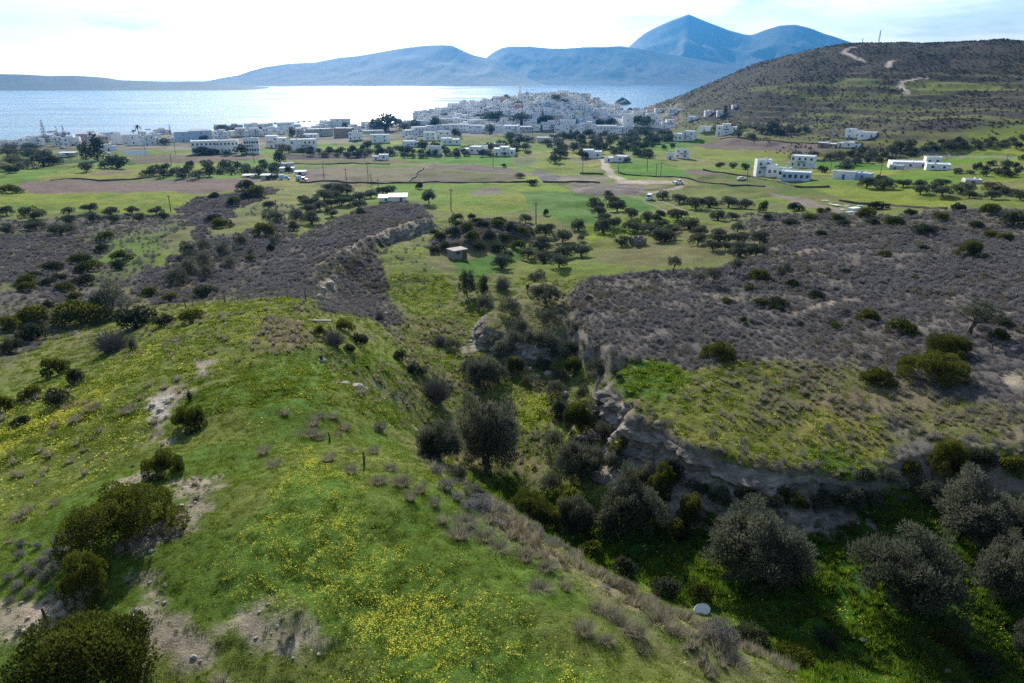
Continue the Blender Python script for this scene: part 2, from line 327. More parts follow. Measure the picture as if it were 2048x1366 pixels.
# ------------------------------------------------------------------ terrain: what covers the ground
COV = np.zeros(Z.shape + (3,), np.float32)
SCR = np.zeros(Z.shape, np.float32); GRS = np.zeros_like(SCR); DRY = np.zeros_like(SCR); FLW = np.zeros_like(SCR); HSH = np.zeros_like(SCR); RCK = np.zeros_like(SCR)
n1 = fbm(X / 40, Y / 40, 101, 4); n2 = fbm(X / 9, Y / 9, 111, 4); n3 = fbm(X / 2.2, Y / 2.2, 121, 3)
def lerp3(a, b, t): return np.asarray(a)[None] * (1 - t[..., None]) + np.asarray(b)[None] * t[..., None]
GREEN, LUSH, YEL, OLIVE, TAN = (.095, .15, .03), (.06, .13, .02), (.20, .225, .035), (.125, .13, .05), (.20, .165, .09)
SOIL, PALE, PLOW, ROCKC, SCRUB = (.16, .13, .10), (.34, .285, .215), (.165, .125, .105), (.33, .29, .235), (.115, .10, .085)
COV[:] = (lerp3(OLIVE, GREEN, sstep(.35, .65, n1).ravel()).reshape(Z.shape + (3,)) * .6 + lerp3(TAN, YEL, sstep(.4, .62, n2).ravel()).reshape(Z.shape + (3,)) * .4)
GRS[:] = .5
_u = (X * .94 + Y * .34 + (fbm(X / 60, Y / 60, 191, 2) - .5) * 30) / 44; _v = (Y * .94 - X * .34 + (fbm(X / 60, Y / 60, 196, 2) - .5) * 24) / 34
_u = _u + .5 * (np.floor(_v) % 2); ph = _h(np.floor(_u), np.floor(_v), 77); PALT = np.array([(.10, .17, .025), (.14, .19, .03), (.17, .20, .04), (.15, .15, .06), (.20, .21, .045), (.12, .13, .05), (.165, .14, .10), (.09, .14, .03), (.18, .165, .075)])
PALT = PALT * np.array([1.22, 1.3, .95]); pc = PALT[np.minimum((ph * 9).astype(int), 8)] * (.9 + .2 * n2)[..., None]; ed = np.minimum(np.minimum(_u - np.floor(_u), 1 - _u + np.floor(_u)) * 44, np.minimum(_v - np.floor(_v), 1 - _v + np.floor(_v)) * 34)
pw = sstep(215, 260, Y) * (1 - sstep(720, 800, Y)); COV[:] = COV * (1 - pw[..., None] * .85) + pc * (pw * .85)[..., None]
el = pw * (1 - sstep(.6, 1.8, ed)) * .55; COV[:] = COV * (1 - el[..., None]) + np.array((.05, .06, .03)) * el[..., None]
def world_poly(pp): return [at(*p) for p in pp]
def region(pp, feather, wob=0, wl=5.0, world=False, line=None):
    """(mask slice, weight) of a polygon, or of a strip LINE metres wide along a polyline, given in photo pixels and laid on the ground"""
    P = pp if world else world_poly(pp)
    pad = feather * 2 + wob * 2 + (line or 0) + 2
    xs = [p[0] for p in P]; ys = [p[1] for p in P]
    m = (X > min(xs) - pad) & (X < max(xs) + pad) & (Y > min(ys) - pad) & (Y < max(ys) + pad)
    x, y = X[m], Y[m]
    s = (line / 2 - ldist(P, x, y)) if line else sdist(P, x, y)
    if wob: s = s + (fbm(x / wl, y / wl, 131, 4) - .5) * 2.6 * wob
    return m, sstep(-feather, feather, s), x, y
def paint(pp, rgb, feather=1.0, wob=1.0, wl=5.0, amt=1.0, var=.18, line=None, grs=None, scr=None, dry=None, flw=None, hsh=None, rock=None, rgb2=None, nscale=6.0, lo=.4, hi=.6):
    m, w, x, y = region(pp, feather, wob, wl, line=line)
    w = (w * amt).astype(np.float32)
    c = np.asarray(rgb, np.float32)[None] * (1 + (fbm(x / nscale, y / nscale, 141, 4) - .5)[:, None] * 2 * var)
    if rgb2 is not None:
        t = sstep(lo, hi, fbm(x / nscale, y / nscale, 151, 4))[:, None]; c = c * (1 - t) + np.asarray(rgb2)[None] * t
    COV[m] = COV[m] * (1 - w[:, None]) + c * w[:, None]
    for arr, val in ((GRS, grs), (SCR, scr), (DRY, dry), (FLW, flw), (HSH, hsh), (RCK, rock)):
        if val is not None: arr[m] = arr[m] * (1 - w) + val * w
def strip(pp, rgb, width, feather=.4, wob=.4, **k): paint(pp, rgb, feather, wob, 3.0, line=width, **k)

# big hill: dark scrub with greener terraces
hm = sstep(1, 2, (Y - 430) / 60 + (X - 120) / 260 * 1.2) * (Y > 380)
hm = sstep(.2, 1, np.clip((X - 150) / 120, 0, 1) * np.clip((Y - 400) / 120, 0, 1) * 1.6)
hc = lerp3((.062, .056, .046), (.045, .045, .034), sstep(.35, .65, n1).ravel()).reshape(COV.shape)
gb = sstep(.5, .72, fbm(X / 120, Y / 120, 201, 4)) * (1 - sstep(50, 70, Z)) * .28
hc = hc * (1 - gb[..., None]) + np.asarray((.12, .125, .045)) * gb[..., None]
tr_ = TERR * (1 - sstep(.45, .62, FR)) * sstep(.02, .15, FR) * .55; hc = hc * (1 - tr_[..., None]) + np.asarray((.125, .13, .045)) * tr_[..., None]
COV[:] = COV * (1 - hm[..., None]) + hc * hm[..., None]; HSH[:] = hm * (1 - gb * .8) * (1 - tr_); GRS *= 1 - hm
# town ground
paint([(0, 300), (0, 268), (430, 258), (800, 238), (1000, 180), (1180, 180), (1290, 215), (1370, 225), (1360, 262), (1200, 280), (1000, 275), (700, 285), (560, 290), (330, 300)], (.22, .19, .15), 12, 8, 30, rgb2=(.10, .11, .05), nscale=25)
# far fields
GB = (.085, .19, .022)
paint([(0, 382), (60, 387), (390, 389), (480, 382), (395, 398), (352, 425), (270, 428), (0, 418)], (.19, .225, .025), .8, 1, flw=.7, grs=1, rgb2=(.13, .19, .03))
paint([(38, 366), (60, 362), (270, 363), (535, 357), (500, 372), (470, 380), (390, 388), (60, 385), (40, 378)], PLOW, .6, .6, grs=0, var=.12)
paint([(105, 322), (270, 319), (275, 330), (108, 328)], (.05, .11, .02), .6, .6)
paint([(262, 312), (430, 308), (520, 318), (530, 324), (275, 330)], (.13, .11, .07), .8, 1.5, grs=.2)
paint([(440, 311), (520, 308), (534, 316), (430, 322), (380, 320)], PLOW, .8, 1, grs=0)
paint([(480, 322), (560, 318), (562, 329), (490, 331), (470, 327)], (.11, .19, .03), .6, .6)
paint([(566, 308), (742, 304), (748, 317), (570, 319)], (.055, .05, .055), .8, .8, grs=0)
paint([(75, 352), (180, 341), (300, 335), (305, 349), (200, 358), (80, 362)], (.2, .21, .045), .8, 1.5)
paint([(180, 345), (245, 340), (270, 346), (200, 352)], TAN, 1, 2)
paint([(560, 326), (830, 330), (846, 337), (560, 337), (540, 332)], (.11, .18, .03), .6, .8)
paint([(560, 319), (790, 317), (860, 326), (600, 327)], (.15, .14, .06), .8, 1.2)
paint([(800, 317), (967, 311), (1022, 315), (1027, 325), (1022, 334), (953, 328), (871, 325), (810, 323)], GB, .5, .4, var=.1)
paint([(1022, 315), (1073, 315), (1092, 320), (1083, 328), (1042, 335), (1027, 333)], (.17, .14, .11), .5, .4)
for k in range(5): strip([(1027 + k * 9, 315.5), (1035 + k * 9.5, 321), (1036 + k * 9, 327), (1028 + k * 7, 333)], (.10, .16, .03), 1.6, .5, .2)
paint([(856, 332), (871, 328), (953, 330), (1022, 337), (1042, 342), (1035, 348), (988, 345.5), (919, 340), (861, 337)], (.15, .115, .10), .5, .5, grs=0, var=.1)
paint([(846, 338), (925, 343), (1035, 350), (1044, 358), (1000, 364), (850, 368), (816, 366)], (.12, .12, .05), .5, .8, rgb2=(.13, .11, .075), nscale=12)
paint([(600, 338), (846, 338.5), (815, 366), (640, 366), (600, 362)], (.17, .15, .09), .5, .5, var=.08, grs=.1)
paint([(600, 338), (650, 338), (655, 365), (600, 362)], PLOW, .5, .5)
paint([(1059, 342), (1090, 345), (1124, 356), (1107, 362), (1083, 362)], (.14, .135, .13), .5, .5, grs=0)
paint([(1124, 352), (1210, 352), (1227, 359), (1193, 365), (1110, 363)], (.23, .20, .15), .6, 1, grs=0)
paint([(1066, 332), (1076, 311), (1107, 311), (1158, 328), (1206, 339), (1206, 347), (1158, 347), (1090, 342)], (.13, .2, .03), .5, .5, rgb2=(.17, .2, .04), nscale=20)
paint([(1223, 332), (1312, 328), (1380, 339), (1380, 356), (1312, 352), (1261, 349), (1234, 345)], GB, .5, .5)
paint([(1360, 331), (1484, 339), (1565, 364), (1503, 353), (1406, 339)], (.15, .21, .03), .5, .5)
paint([(1363, 339), (1476, 354), (1470, 362), (1406, 354), (1365, 346)], PLOW, .5, .5, grs=0)
paint([(885, 371), (1000, 368), (1040, 382), (1062, 398), (1060, 422), (960, 428), (880, 425), (850, 400)], (.12, .195, .028), .5, .8, flw=.3, rgb2=(.17, .2, .035), nscale=14)
paint([(933, 390), (960, 377), (1000, 374), (1012, 388), (951, 392)], (.17, .145, .11), .8, 1.5, grs=0)
paint([(1040, 384), (1100, 383), (1140, 385), (1195, 396), (1210, 420), (1190, 460), (1150, 462), (1066, 424)], (.075, .16, .025), .5, .6, rgb2=(.10, .17, .04), nscale=4)
paint([(1140, 371), (1250, 367), (1292, 376), (1280, 392), (1210, 395), (1150, 386)], (.21, .175, .155), .8, 1.5, grs=0, rgb2=(.14, .12, .11), nscale=5)
paint([(1230, 360), (1330, 363), (1330, 368), (1290, 369), (1240, 367)], PALE, .5, 1, grs=0)
paint([(1382, 291), (1445, 279), (1632, 288), (1671, 303), (1581, 302), (1414, 297)], (.16, .12, .105), .8, .8, grs=0, var=.1)
paint([(1616, 370), (1757, 374), (1915, 405), (1893, 417), (1679, 398)], (.175, .215, .035), .6, 1, flw=.3)
paint([(1500, 345), (1560, 368), (1616, 372), (1680, 398), (1640, 402), (1500, 385), (1400, 372), (1390, 358)], (.095, .14, .03), 1, 2, rgb2=(.15, .15, .055), nscale=14)
paint([(1788, 345), (1950, 356), (2060, 366), (2060, 340), (1900, 338)], (.14, .2, .03), .8, 2)
paint([(1380, 298), (1580, 305), (1660, 308), (1640, 318), (1420, 312), (1360, 304)], (.18, .2, .04), 1, 2)
paint([(1620, 318), (1780, 330), (1780, 342), (1640, 332)], GB, 1, 2)
paint([(1300, 285), (1360, 284), (1375, 296), (1320, 300)], GB, .8, 1.5)
for pp, wd in (([(1300, 262), (1500, 268), (1690, 282), (1820, 288), (2048, 296)], 9), ([(1400, 250), (1500, 246), (1650, 252)], 12), ([(1590, 232), (1690, 230), (1850, 236), (2048, 243)], 9), ([(1600, 262), (1750, 268), (2048, 275)], 8), ([(1560, 170), (1700, 172), (1820, 176)], 8), ([(1500, 178), (1600, 192), (1780, 196), (1890, 185)], 10), ([(1700, 215), (1850, 219), (2048, 222)], 7)):
    strip(pp, (.16, .18, .045), wd, 2.5, 2, hsh=.2, amt=.6)
paint([(1815, 168), (1912, 163), (1990, 172), (2048, 179), (1930, 184), (1838, 186)], (.15, .165, .05), 3, 5, 20, hsh=.1)
paint([(1660, 165), (1720, 155), (1760, 165), (1700, 178)], (.12, .14, .05), 4, 5, 20, hsh=.2)
for pp in ([(1727, 123), (1706, 113), (1686, 105), (1696, 97), (1714, 93)], [(1776, 134), (1780, 123), (1790, 121)], [(1815, 187), (1800, 171), (1803, 165), (1835, 158), (1854, 155)]): strip(pp, (.42, .36, .29), 5.0, 1, .4, hsh=0)
strip([(1700, 296), (1850, 306), (2060, 315)], (.24, .215, .18), 4, .6, .2)
# left slopes and valley
paint([(0, 440), (250, 430), (352, 428), (380, 445), (330, 480), (290, 560), (200, 640), (60, 700), (0, 720)], (.10, .12, .045), 2, 3, scr=.35, rgb2=SCRUB, nscale=9, lo=.42, hi=.58)
paint([(0, 470), (100, 470), (200, 500), (150, 560), (250, 600), (200, 640), (90, 600), (0, 560)], SCRUB, 2, 4, scr=.85, grs=.15)
paint([(215, 480), (330, 465), (300, 520), (270, 545), (180, 520)], (.10, .155, .03), 1.5, 2, scr=.1, grs=.8)
paint([(352, 425), (390, 398), (470, 385), (540, 372), (560, 380), (520, 400), (470, 420), (440, 440), (410, 470), (330, 530), (250, 580), (330, 610), (460, 590), (520, 540), (600, 480), (560, 440), (480, 470), (400, 480), (380, 450)], SCRUB, 1.5, 3, scr=.9, grs=.1)
paint([(500, 412), (560, 405), (600, 425), (560, 430), (500, 430)], (.13, .15, .05), 1.5, 2, scr=.1)
paint([(265, 640), (390, 600), (440, 595), (350, 600), (300, 570), (420, 560), (430, 590), (330, 620)], (.10, .085, .03), 1.5, 2, scr=.4)
# ridge and mound
paint(ridge, SCRUB, 1.2, 1, scr=1.0, grs=.05) if False else None
m, w, x, y = region(ridge, 4, 1.5, world=True); COV[m] = COV[m] * (1 - w[:, None]) + np.asarray(SCRUB) * w[:, None]; SCR[m] = np.maximum(SCR[m] * (1 - w), w); GRS[m] *= 1 - w * .9
paint([(640, 560), (745, 490), (762, 520), (770, 580), (800, 640), (790, 670), (740, 640), (640, 620)], SCRUB, 1.5, 1.5, scr=1, grs=.1)
m, w, x, y = region(mound, 2, 1, world=True); COV[m] = COV[m] * (1 - w[:, None]) + np.asarray((.09, .09, .05)) * w[:, None]; SCR[m] = np.maximum(SCR[m], w * .9); GRS[m] *= 1 - w * .7
strip([(640, 528), (665, 512), (690, 500), (718, 482), (735, 476), (800, 452), (850, 440)], PALE, 1.6, .6, .8, scr=0, amt=.9)
strip([(645, 575), (665, 562), (655, 590)], PALE, 1.5, .6, .8, scr=.2, amt=.9)
# green terrace and gardens in the valley
paint([(760, 490), (800, 468), (870, 440), (940, 436), (900, 455), (850, 490), (860, 530), (905, 560), (915, 600), (860, 628), (810, 622), (780, 560), (757, 520)], (.13, .175, .03), 1, 1.2, scr=.03, grs=.9, flw=.6, rgb2=(.10, .13, .04), nscale=7)
paint([(900, 520), (960, 515), (1060, 490), (1080, 500), (1000, 540), (960, 560), (910, 545)], (.06, .14, .02), 1, 1, scr=0, grs=1)
paint([(1160, 450), (1250, 440), (1380, 430), (1400, 440), (1340, 455), (1260, 470), (1180, 490)], (.13, .2, .025), 1, 2, grs=1, flw=.6)
paint([(1180, 505), (1290, 490), (1400, 485), (1520, 490), (1400, 528), (1220, 530)], (.15, .145, .06), 1.2, 1.5, grs=.4, dry=.3)
for pp in ([(1258, 392), (1300, 408), (1345, 432)], [(1262, 391), (1330, 405), (1380, 425)]): strip(pp, (.24, .21, .16), 1.2, .4, .2)
paint([(1228, 396), (1260, 393), (1320, 418), (1270, 425)], (.07, .16, .025), .8, .8)
strip([(1209, 318), (1211, 335), (1222, 350), (1245, 361), (1290, 365), (1332, 363), (1362, 366)], (.42, .36, .28), 4.5, .5, .6)
strip([(1300, 385), (1330, 380), (1360, 375), (1362, 366)], (.36, .31, .24), 3, .5, .4)
paint([(1540, 385), (1600, 395), (1700, 420), (1680, 430), (1600, 410)], (.22, .18, .15), 1, 1.5, grs=.1)
# right-hand plateau
m, w, x, y = region(plateau, 1.2, .6, world=True)
t = sstep(.3, .7, fbm(x / 7, y / 7, 161, 4))
COV[m] = COV[m] * (1 - w[:, None]) + lerp3((.10, .092, .088), (.14, .124, .107), t) * w[:, None]; SCR[m] = np.maximum(SCR[m] * (1 - w), w * (.75 + .25 * (t < .6))); GRS[m] *= 1 - w * .95
paint([(1500, 430), (1700, 430), (1900, 420), (2048, 425), (2060, 480), (1850, 470), (1600, 470), (1520, 500)], (.12, .11, .08), 3, 4, scr=.8, grs=.2)
paint([(1225, 760), (1250, 728), (1330, 722), (1390, 745), (1450, 725), (1560, 715), (1640, 760), (1760, 830), (1830, 880), (1800, 930), (1700, 945), (1600, 942), (1500, 930), (1400, 905), (1300, 865), (1222, 805)], (.13, .14, .034), 1, 1.5, scr=.06, grs=.8, dry=.25, flw=.15, rgb2=(.19, .175, .05), nscale=8)
paint([(1225, 765), (1250, 728), (1345, 722), (1380, 760), (1330, 800), (1250, 800)], (.08, .15, .024), 1, 1.2, scr=0, grs=1.1, dry=0)
paint([(1600, 900), (1680, 890), (1730, 925), (1700, 945), (1620, 940)], (.075, .145, .025), 1, 1, grs=1.05, scr=0)
paint([(1480, 770), (1560, 715), (1700, 735), (1900, 790), (2060, 800), (2060, 900), (1850, 900), (1780, 850), (1650, 830), (1560, 850)], (.18, .15, .09), 1.5, 2.5, scr=.28, grs=.35, dry=.8, rgb2=(.13, .13, .05), nscale=7)
paint([(1980, 750), (2060, 740), (2060, 780), (1990, 770)], PALE, 1, 1.5, scr=.1)
for pp in ([(1600, 625), (1660, 605), (1700, 600)], [(1420, 590), (1480, 600)], [(1560, 500), (1600, 505), (1640, 498)], [(1950, 640), (2048, 620)], [(1530, 545), (1600, 548), (1690, 552)]): strip(pp, (.27, .22, .165), 2.2, 1, 1.5, scr=.2, amt=.8)
strip([(1128, 600), (1122, 630), (1150, 668), (1190, 700), (1240, 722), (1205, 760), (1215, 800), (1262, 845)], (.27, .225, .18), 1.2, .5, .8, scr=.3, grs=.2, amt=.7)
paint([(1320, 895), (1345, 905), (1350, 915), (1330, 908)], (.3, .25, .2), .5, .5)
# spur
m, w, x, y = region(spur, 1.0, .5, world=True); COV[m] = COV[m] * (1 - w[:, None]) + np.asarray((.16, .145, .075)) * w[:, None]; GRS[m] = GRS[m] * (1 - w) + .5 * w; SCR[m] *= 1 - w
# near hill
hill = [(-200, 850), (0, 800), (100, 765), (200, 740), (300, 680), (370, 622), (500, 605), (612, 602), (640, 680), (700, 735), (740, 800), (790, 850), (850, 930), (900, 975), (1000, 1065), (1150, 1168), (1300, 1288), (1420, 1365)]
H = [at(*p) for p in hill] + [(40, 3, 0), (-90, -5, 0)]
m, w, x, y = region(H, 1.0, 1.0, world=True)
t = sstep(.35, .65, fbm(x / 6, y / 6, 171, 4))
c = lerp3((.09, .15, .024), (.135, .16, .038), t); COV[m] = COV[m] * (1 - w[:, None]) + c * w[:, None]; GRS[m] = GRS[m] * (1 - w) + 1.0 * w; SCR[m] *= 1 - w
BARE = np.zeros_like(SCR); HILLM = np.zeros_like(SCR); HILLM[m] = w
paint([(-100, 830), (0, 800), (200, 740), (370, 622), (612, 602), (640, 680), (500, 720), (400, 760), (300, 850), (200, 950), (100, 1050), (-100, 1080)], (.135, .165, .03), 1.5, 2, grs=.9, flw=.4, dry=.12, rgb2=(.12, .15, .035), nscale=4)
paint([(0, 850), (60, 830), (150, 800), (215, 770), (230, 790), (120, 850), (0, 905)], (.23, .23, .03), 1, 1.5, flw=1.6)
paint([(530, 640), (600, 620), (640, 690), (580, 720), (520, 690)], TAN, 1.5, 2, grs=.5, dry=.8)
paint([(560, 960), (620, 900), (720, 1000), (900, 1150), (1150, 1366), (700, 1400), (560, 1300), (500, 1100)], (.085, .15, .024), 1.2, 2, grs=1.1, flw=1.0)
paint([(480, 740), (620, 735), (690, 850), (640, 900), (500, 860), (470, 800)], (.08, .145, .024), 1, 1, grs=1.1, flw=.2)
for pp in ([(285, 800), (370, 760), (400, 770), (360, 800), (330, 850), (335, 890), (290, 895), (300, 840)], [(235, 960), (290, 935), (300, 955), (240, 975)], [(355, 960), (440, 965), (450, 1000), (400, 1040), (330, 1090), (270, 1130), (235, 1110), (290, 1060), (360, 1030)],
           [(270, 1220), (330, 1215), (390, 1240), (440, 1270), (460, 1366), (380, 1366), (350, 1310), (280, 1260)], [(490, 1240), (560, 1220), (620, 1240), (640, 1290), (560, 1310), (500, 1290)], [(-20, 1200), (60, 1190), (150, 1195), (145, 1235), (80, 1270), (-20, 1280)], [(400, 720), (430, 725), (415, 760), (395, 750)], [(300, 1130), (320, 1150), (310, 1190), (295, 1160)]):
    paint(pp, (.30, .25, .19), .45, 1.1, 1.5, grs=.12, flw=0, dry=.05, scr=0, amt=.9)
    m, w, x, y = region(pp, .5, 1.1, 1.5); BARE[m] = np.maximum(BARE[m], w)
paint([(170, 1040), (200, 1045), (190, 1085), (160, 1080)], ROCKC, .3, .3, 1)
paint([(60, 1215), (130, 1185), (150, 1200), (100, 1260), (40, 1262)], (.42, .33, .25), .4, .5, 1)
paint([(300, 800), (345, 790), (340, 830), (300, 840)], (.42, .38, .33), .4, .5, 1.2, grs=0)
# crest slope: dry tufts and grey scrub; ravine: lush
paint([(860, 935), (920, 975), (1010, 1060), (1160, 1160), (1310, 1280), (1440, 1366), (1640, 1380), (1460, 1285), (1310, 1205), (1200, 1140), (1100, 1080), (960, 985), (880, 915)], (.19, .165, .10), .8, 1.2, grs=.35, dry=1, scr=.35, flw=.1, rgb2=(.10, .135, .035), nscale=3, lo=.32, hi=.55)
paint([(650, 700), (760, 720), (830, 800), (860, 900), (800, 880), (740, 830), (690, 780)], (.10, .14, .03), 1, 1.5, grs=1, dry=.5, flw=.3)
paint([(800, 640), (950, 610), (950, 690), (1050, 720), (1100, 760), (1120, 860), (1090, 950), (1000, 960), (900, 940), (830, 830), (780, 740)], (.10, .125, .035), 1.5, 2, grs=.9, dry=.35, flw=.35, rgb2=(.17, .15, .07), nscale=5)
paint([(1030, 790), (1090, 790), (1100, 840), (1060, 870), (1035, 850)], (.17, .21, .03), 1, 1, flw=1.2, grs=1)
paint([(880, 980), (1000, 960), (1200, 1000), (1330, 930), (1500, 985), (1720, 980), (1860, 960), (2200, 900), (2300, 1400), (1640, 1390), (1450, 1240), (1200, 1120)], (.045, .125, .014), 2, 2, grs=1.3, flw=.25, scr=0, dry=0)
m, w, x, y = region(plateau[0:13], .8, .9, 2.0, world=True, line=2.6); SCR[m] = np.maximum(SCR[m], w * .75 * (fbm(x / 4, y / 4, 211, 2) > .42)); DRY[m] = np.maximum(DRY[m], w * .7); GRS[m] = np.maximum(GRS[m], w * .5)
# bare rock on steep faces
gx = np.gradient(Z, axis=1) / np.maximum(RR * np.gradient(TH, axis=1), 1e-6); gr = np.gradient(Z, axis=0) / np.maximum(np.gradient(RR, axis=0), 1e-6)
slope = np.sqrt(gx ** 2 + gr ** 2)
RK = sstep(.95, 1.35, slope + (n3 - .5) * .4) * (Y < 330)
rc = lerp3((.29, .255, .205), (.15, .135, .11), sstep(.35, .7, fbm(X / 3, Z / .5 + Y / 7, 181, 4)).ravel()).reshape(COV.shape)
COV[:] = COV * (1 - RK[..., None]) + rc * RK[..., None]
for a_ in (GRS, SCR, FLW, DRY): a_ *= 1 - RK * .93
COV *= (.82 + .36 * n3)[..., None]

gm = bpy.data.materials.new('ground_cover'); gm.use_nodes = True; t = gm.node_tree; pb = t.nodes['Principled BSDF']; pb.inputs['Roughness'].default_value = 1; pb.inputs['Specular IOR Level'].default_value = 0.05
a_ = N(t, 'ShaderNodeAttribute', attribute_name='cover'); g_ = N(t, 'ShaderNodeNewGeometry')
q1 = N(t, 'ShaderNodeTexNoise', ins={'Scale': 2.6, 'Detail': 7.0, 'Roughness': .72}); q2 = N(t, 'ShaderNodeTexNoise', ins={'Scale': 11.0, 'Detail': 4.0, 'Roughness': .7})
t.links.new(g_.outputs['Position'], q1.inputs['Vector']); t.links.new(g_.outputs['Position'], q2.inputs['Vector'])
r1 = N(t, 'ShaderNodeMapRange', ins={1: .3, 2: .7, 3: .62, 4: 1.35}); t.links.new(q1.outputs[0], r1.inputs[0])
mm = N(t, 'ShaderNodeMix', data_type='RGBA', blend_type='MULTIPLY', ins={0: 1.0}); t.links.new(a_.outputs['Color'], mm.inputs[6]); t.links.new(r1.outputs[0], mm.inputs[7])
t.links.new(mm.outputs[2], pb.inputs['Base Color'])
ad = N(t, 'ShaderNodeMath', operation='ADD'); t.links.new(q1.outputs[0], ad.inputs[0]); t.links.new(q2.outputs[0], ad.inputs[1])
b_ = N(t, 'ShaderNodeBump', ins={'Strength': .8, 'Distance': .12}); t.links.new(ad.outputs[0], b_.inputs['Height']); t.links.new(b_.outputs[0], pb.inputs['Normal'])
ii = np.arange(NRAD * len(th)).reshape(NRAD, len(th))
qd = np.stack([ii[:-1, :-1], ii[:-1, 1:], ii[1:, 1:], ii[1:, :-1]], -1).reshape(-1, 4)[:, ::-1]
gme = mesh_np('ground', np.stack([X, Y, Z], -1).reshape(-1, 3), qd, gm, True)
ca = gme.attributes.new('cover', 'FLOAT_COLOR', 'POINT'); ca.data.foreach_set('color', np.concatenate([np.clip(COV, .005, 1), np.ones(Z.shape + (1,))], -1).astype(np.float32).ravel())
tag(link('ground', gme), kind='structure')

# ------------------------------------------------------------------ sea, far mountains, haze
SR = 12500
sm = bpy.data.materials.new('sea_water'); sm.use_nodes = True; t = sm.node_tree; pb = t.nodes['Principled BSDF']
pb.inputs['Base Color'].default_value = (.015, .06, .10, 1); pb.inputs['Roughness'].default_value = .22; pb.inputs['IOR'].default_value = 1.333
g_ = N(t, 'ShaderNodeNewGeometry'); w1 = N(t, 'ShaderNodeTexNoise', ins={'Scale': .05, 'Detail': 7.0, 'Roughness': .62}); w2 = N(t, 'ShaderNodeTexNoise', ins={'Scale': .0035, 'Detail': 4.0})
mpn = N(t, 'ShaderNodeMapping', ins={3: (1, 2.2, 1)}); t.links.new(g_.outputs['Position'], mpn.inputs[0]); t.links.new(mpn.outputs[0], w1.inputs['Vector']); t.links.new(mpn.outputs[0], w2.inputs['Vector'])
b_ = N(t, 'ShaderNodeBump', ins={'Strength': 1.0, 'Distance': 0.9}); t.links.new(w1.outputs[0], b_.inputs['Height']); t.links.new(b_.outputs[0], pb.inputs['Normal'])
mr = N(t, 'ShaderNodeMapRange', ins={1: .35, 2: .65, 3: .12, 4: .26}); t.links.new(w2.outputs[0], mr.inputs[0]); t.links.new(mr.outputs[0], pb.inputs['Roughness'])
aa = np.linspace(0, 2 * math.pi, 97)[:-1]; ring = [60, 200, 500, 900, 1400, 2200, 3500, 5500, 8000, 10500, SR]
V_ = np.array([(r * math.cos(k), r * math.sin(k), 0) for r in ring for k in aa]); nn = len(aa)
Fq = np.array([(i * nn + k, (i + 1) * nn + k, (i + 1) * nn + (k + 1) % nn, i * nn + (k + 1) % nn) for i in range(len(ring) - 1) for k in range(nn)])
tag(link('sea', mesh_np('sea', V_, Fq, sm)), kind='structure')

mtm = mat('far_slope', (.05, .06, .045), var=.3, vscale=.004)
def mountain(name, sky_px, D, foot, seed, back=1600, rough=1.0):
    """a ridge whose crest passes through skyline pixels at distance D, its foot at distance FOOT"""
    us = np.array([p[0] for p in sky_px], float); vs = np.array([p[1] for p in sky_px], float)
    U = np.linspace(us[0], us[-1], 260); Vv = np.interp(U, us, vs)
    for _ in range(2): Vv = np.convolve(np.pad(Vv, 1, 'edge'), [.25, .5, .25], 'valid')
    ax = (U - CU) / (F * CP + (CV - 150) * SP) ; S = np.concatenate([np.linspace(0, 1, 34), 1 + np.linspace(.06, 1, 10)])
    crest = np.array([px(u, v, Y=D)[2] for u, v in zip(U, Vv)])
    dy = np.where(S <= 1, foot + (D - foot) * S, D + back * (S - 1))
    prof = np.where(S <= 1, np.clip(S, 0, 1) ** 1.25, 1 - sstep(0, 1, np.clip(S - 1, 0, 1)))
    xx = np.array([px(u, v, Y=D)[0] for u, v in zip(U, Vv)])[None, :] * (dy / D)[:, None]; yy = np.repeat(dy[:, None], len(U), 1)
    rg = 1 - np.abs(2 * fbm(xx / 420, yy / 900, seed, 5) - 1)
    zz = crest[None] * prof[:, None] + (rg - .72) * rough * crest[None] * .32 * (np.clip(S, 0, 1) * np.clip(1 - S, 0, 1))[:, None] * 2.2
    edge = sstep(0, 1, np.minimum(1, np.minimum(np.arange(len(U)), np.arange(len(U))[::-1]) / 45.0))
    zz = (zz + 8) * edge[None] - 8 - np.where(S <= .001, 6, 0)[:, None] - np.where(S >= 1.99, 6, 0)[:, None]
    i = np.arange(zz.size).reshape(zz.shape); q = np.stack([i[:-1, :-1], i[:-1, 1:], i[1:, 1:], i[1:, :-1]], -1).reshape(-1, 4)
    return tag(link(name, mesh_np(name, np.stack([xx, yy, zz], -1).reshape(-1, 3), q, mtm, True)), kind='structure')
mountain('far_coast_hills', [(-420, 150), (-200, 140), (-60, 152), (0, 148), (50, 149), (100, 152), (150, 151), (210, 155), (240, 160), (330, 164), (400, 163), (450, 166), (520, 168), (600, 170)], 4600, 3800, 301, 900)
mountain('far_headland_hills', [(330, 170), (385, 161), (440, 155), (475, 151), (500, 142), (530, 134), (580, 127), (630, 125), (680, 115), (715, 112), (750, 106), (800, 97), (850, 91), (885, 90), (905, 91), (925, 101), (945, 110), (1000, 122), (1060, 140), (1120, 160)], 6600, 5300, 311)
mountain('far_middle_hills', [(880, 150), (920, 125), (945, 109), (985, 98), (1020, 93), (1060, 93), (1100, 97), (1130, 97), (1170, 94), (1210, 94), (1240, 92), (1300, 100), (1400, 120), (1520, 140), (1640, 160)], 7600, 6400, 321)
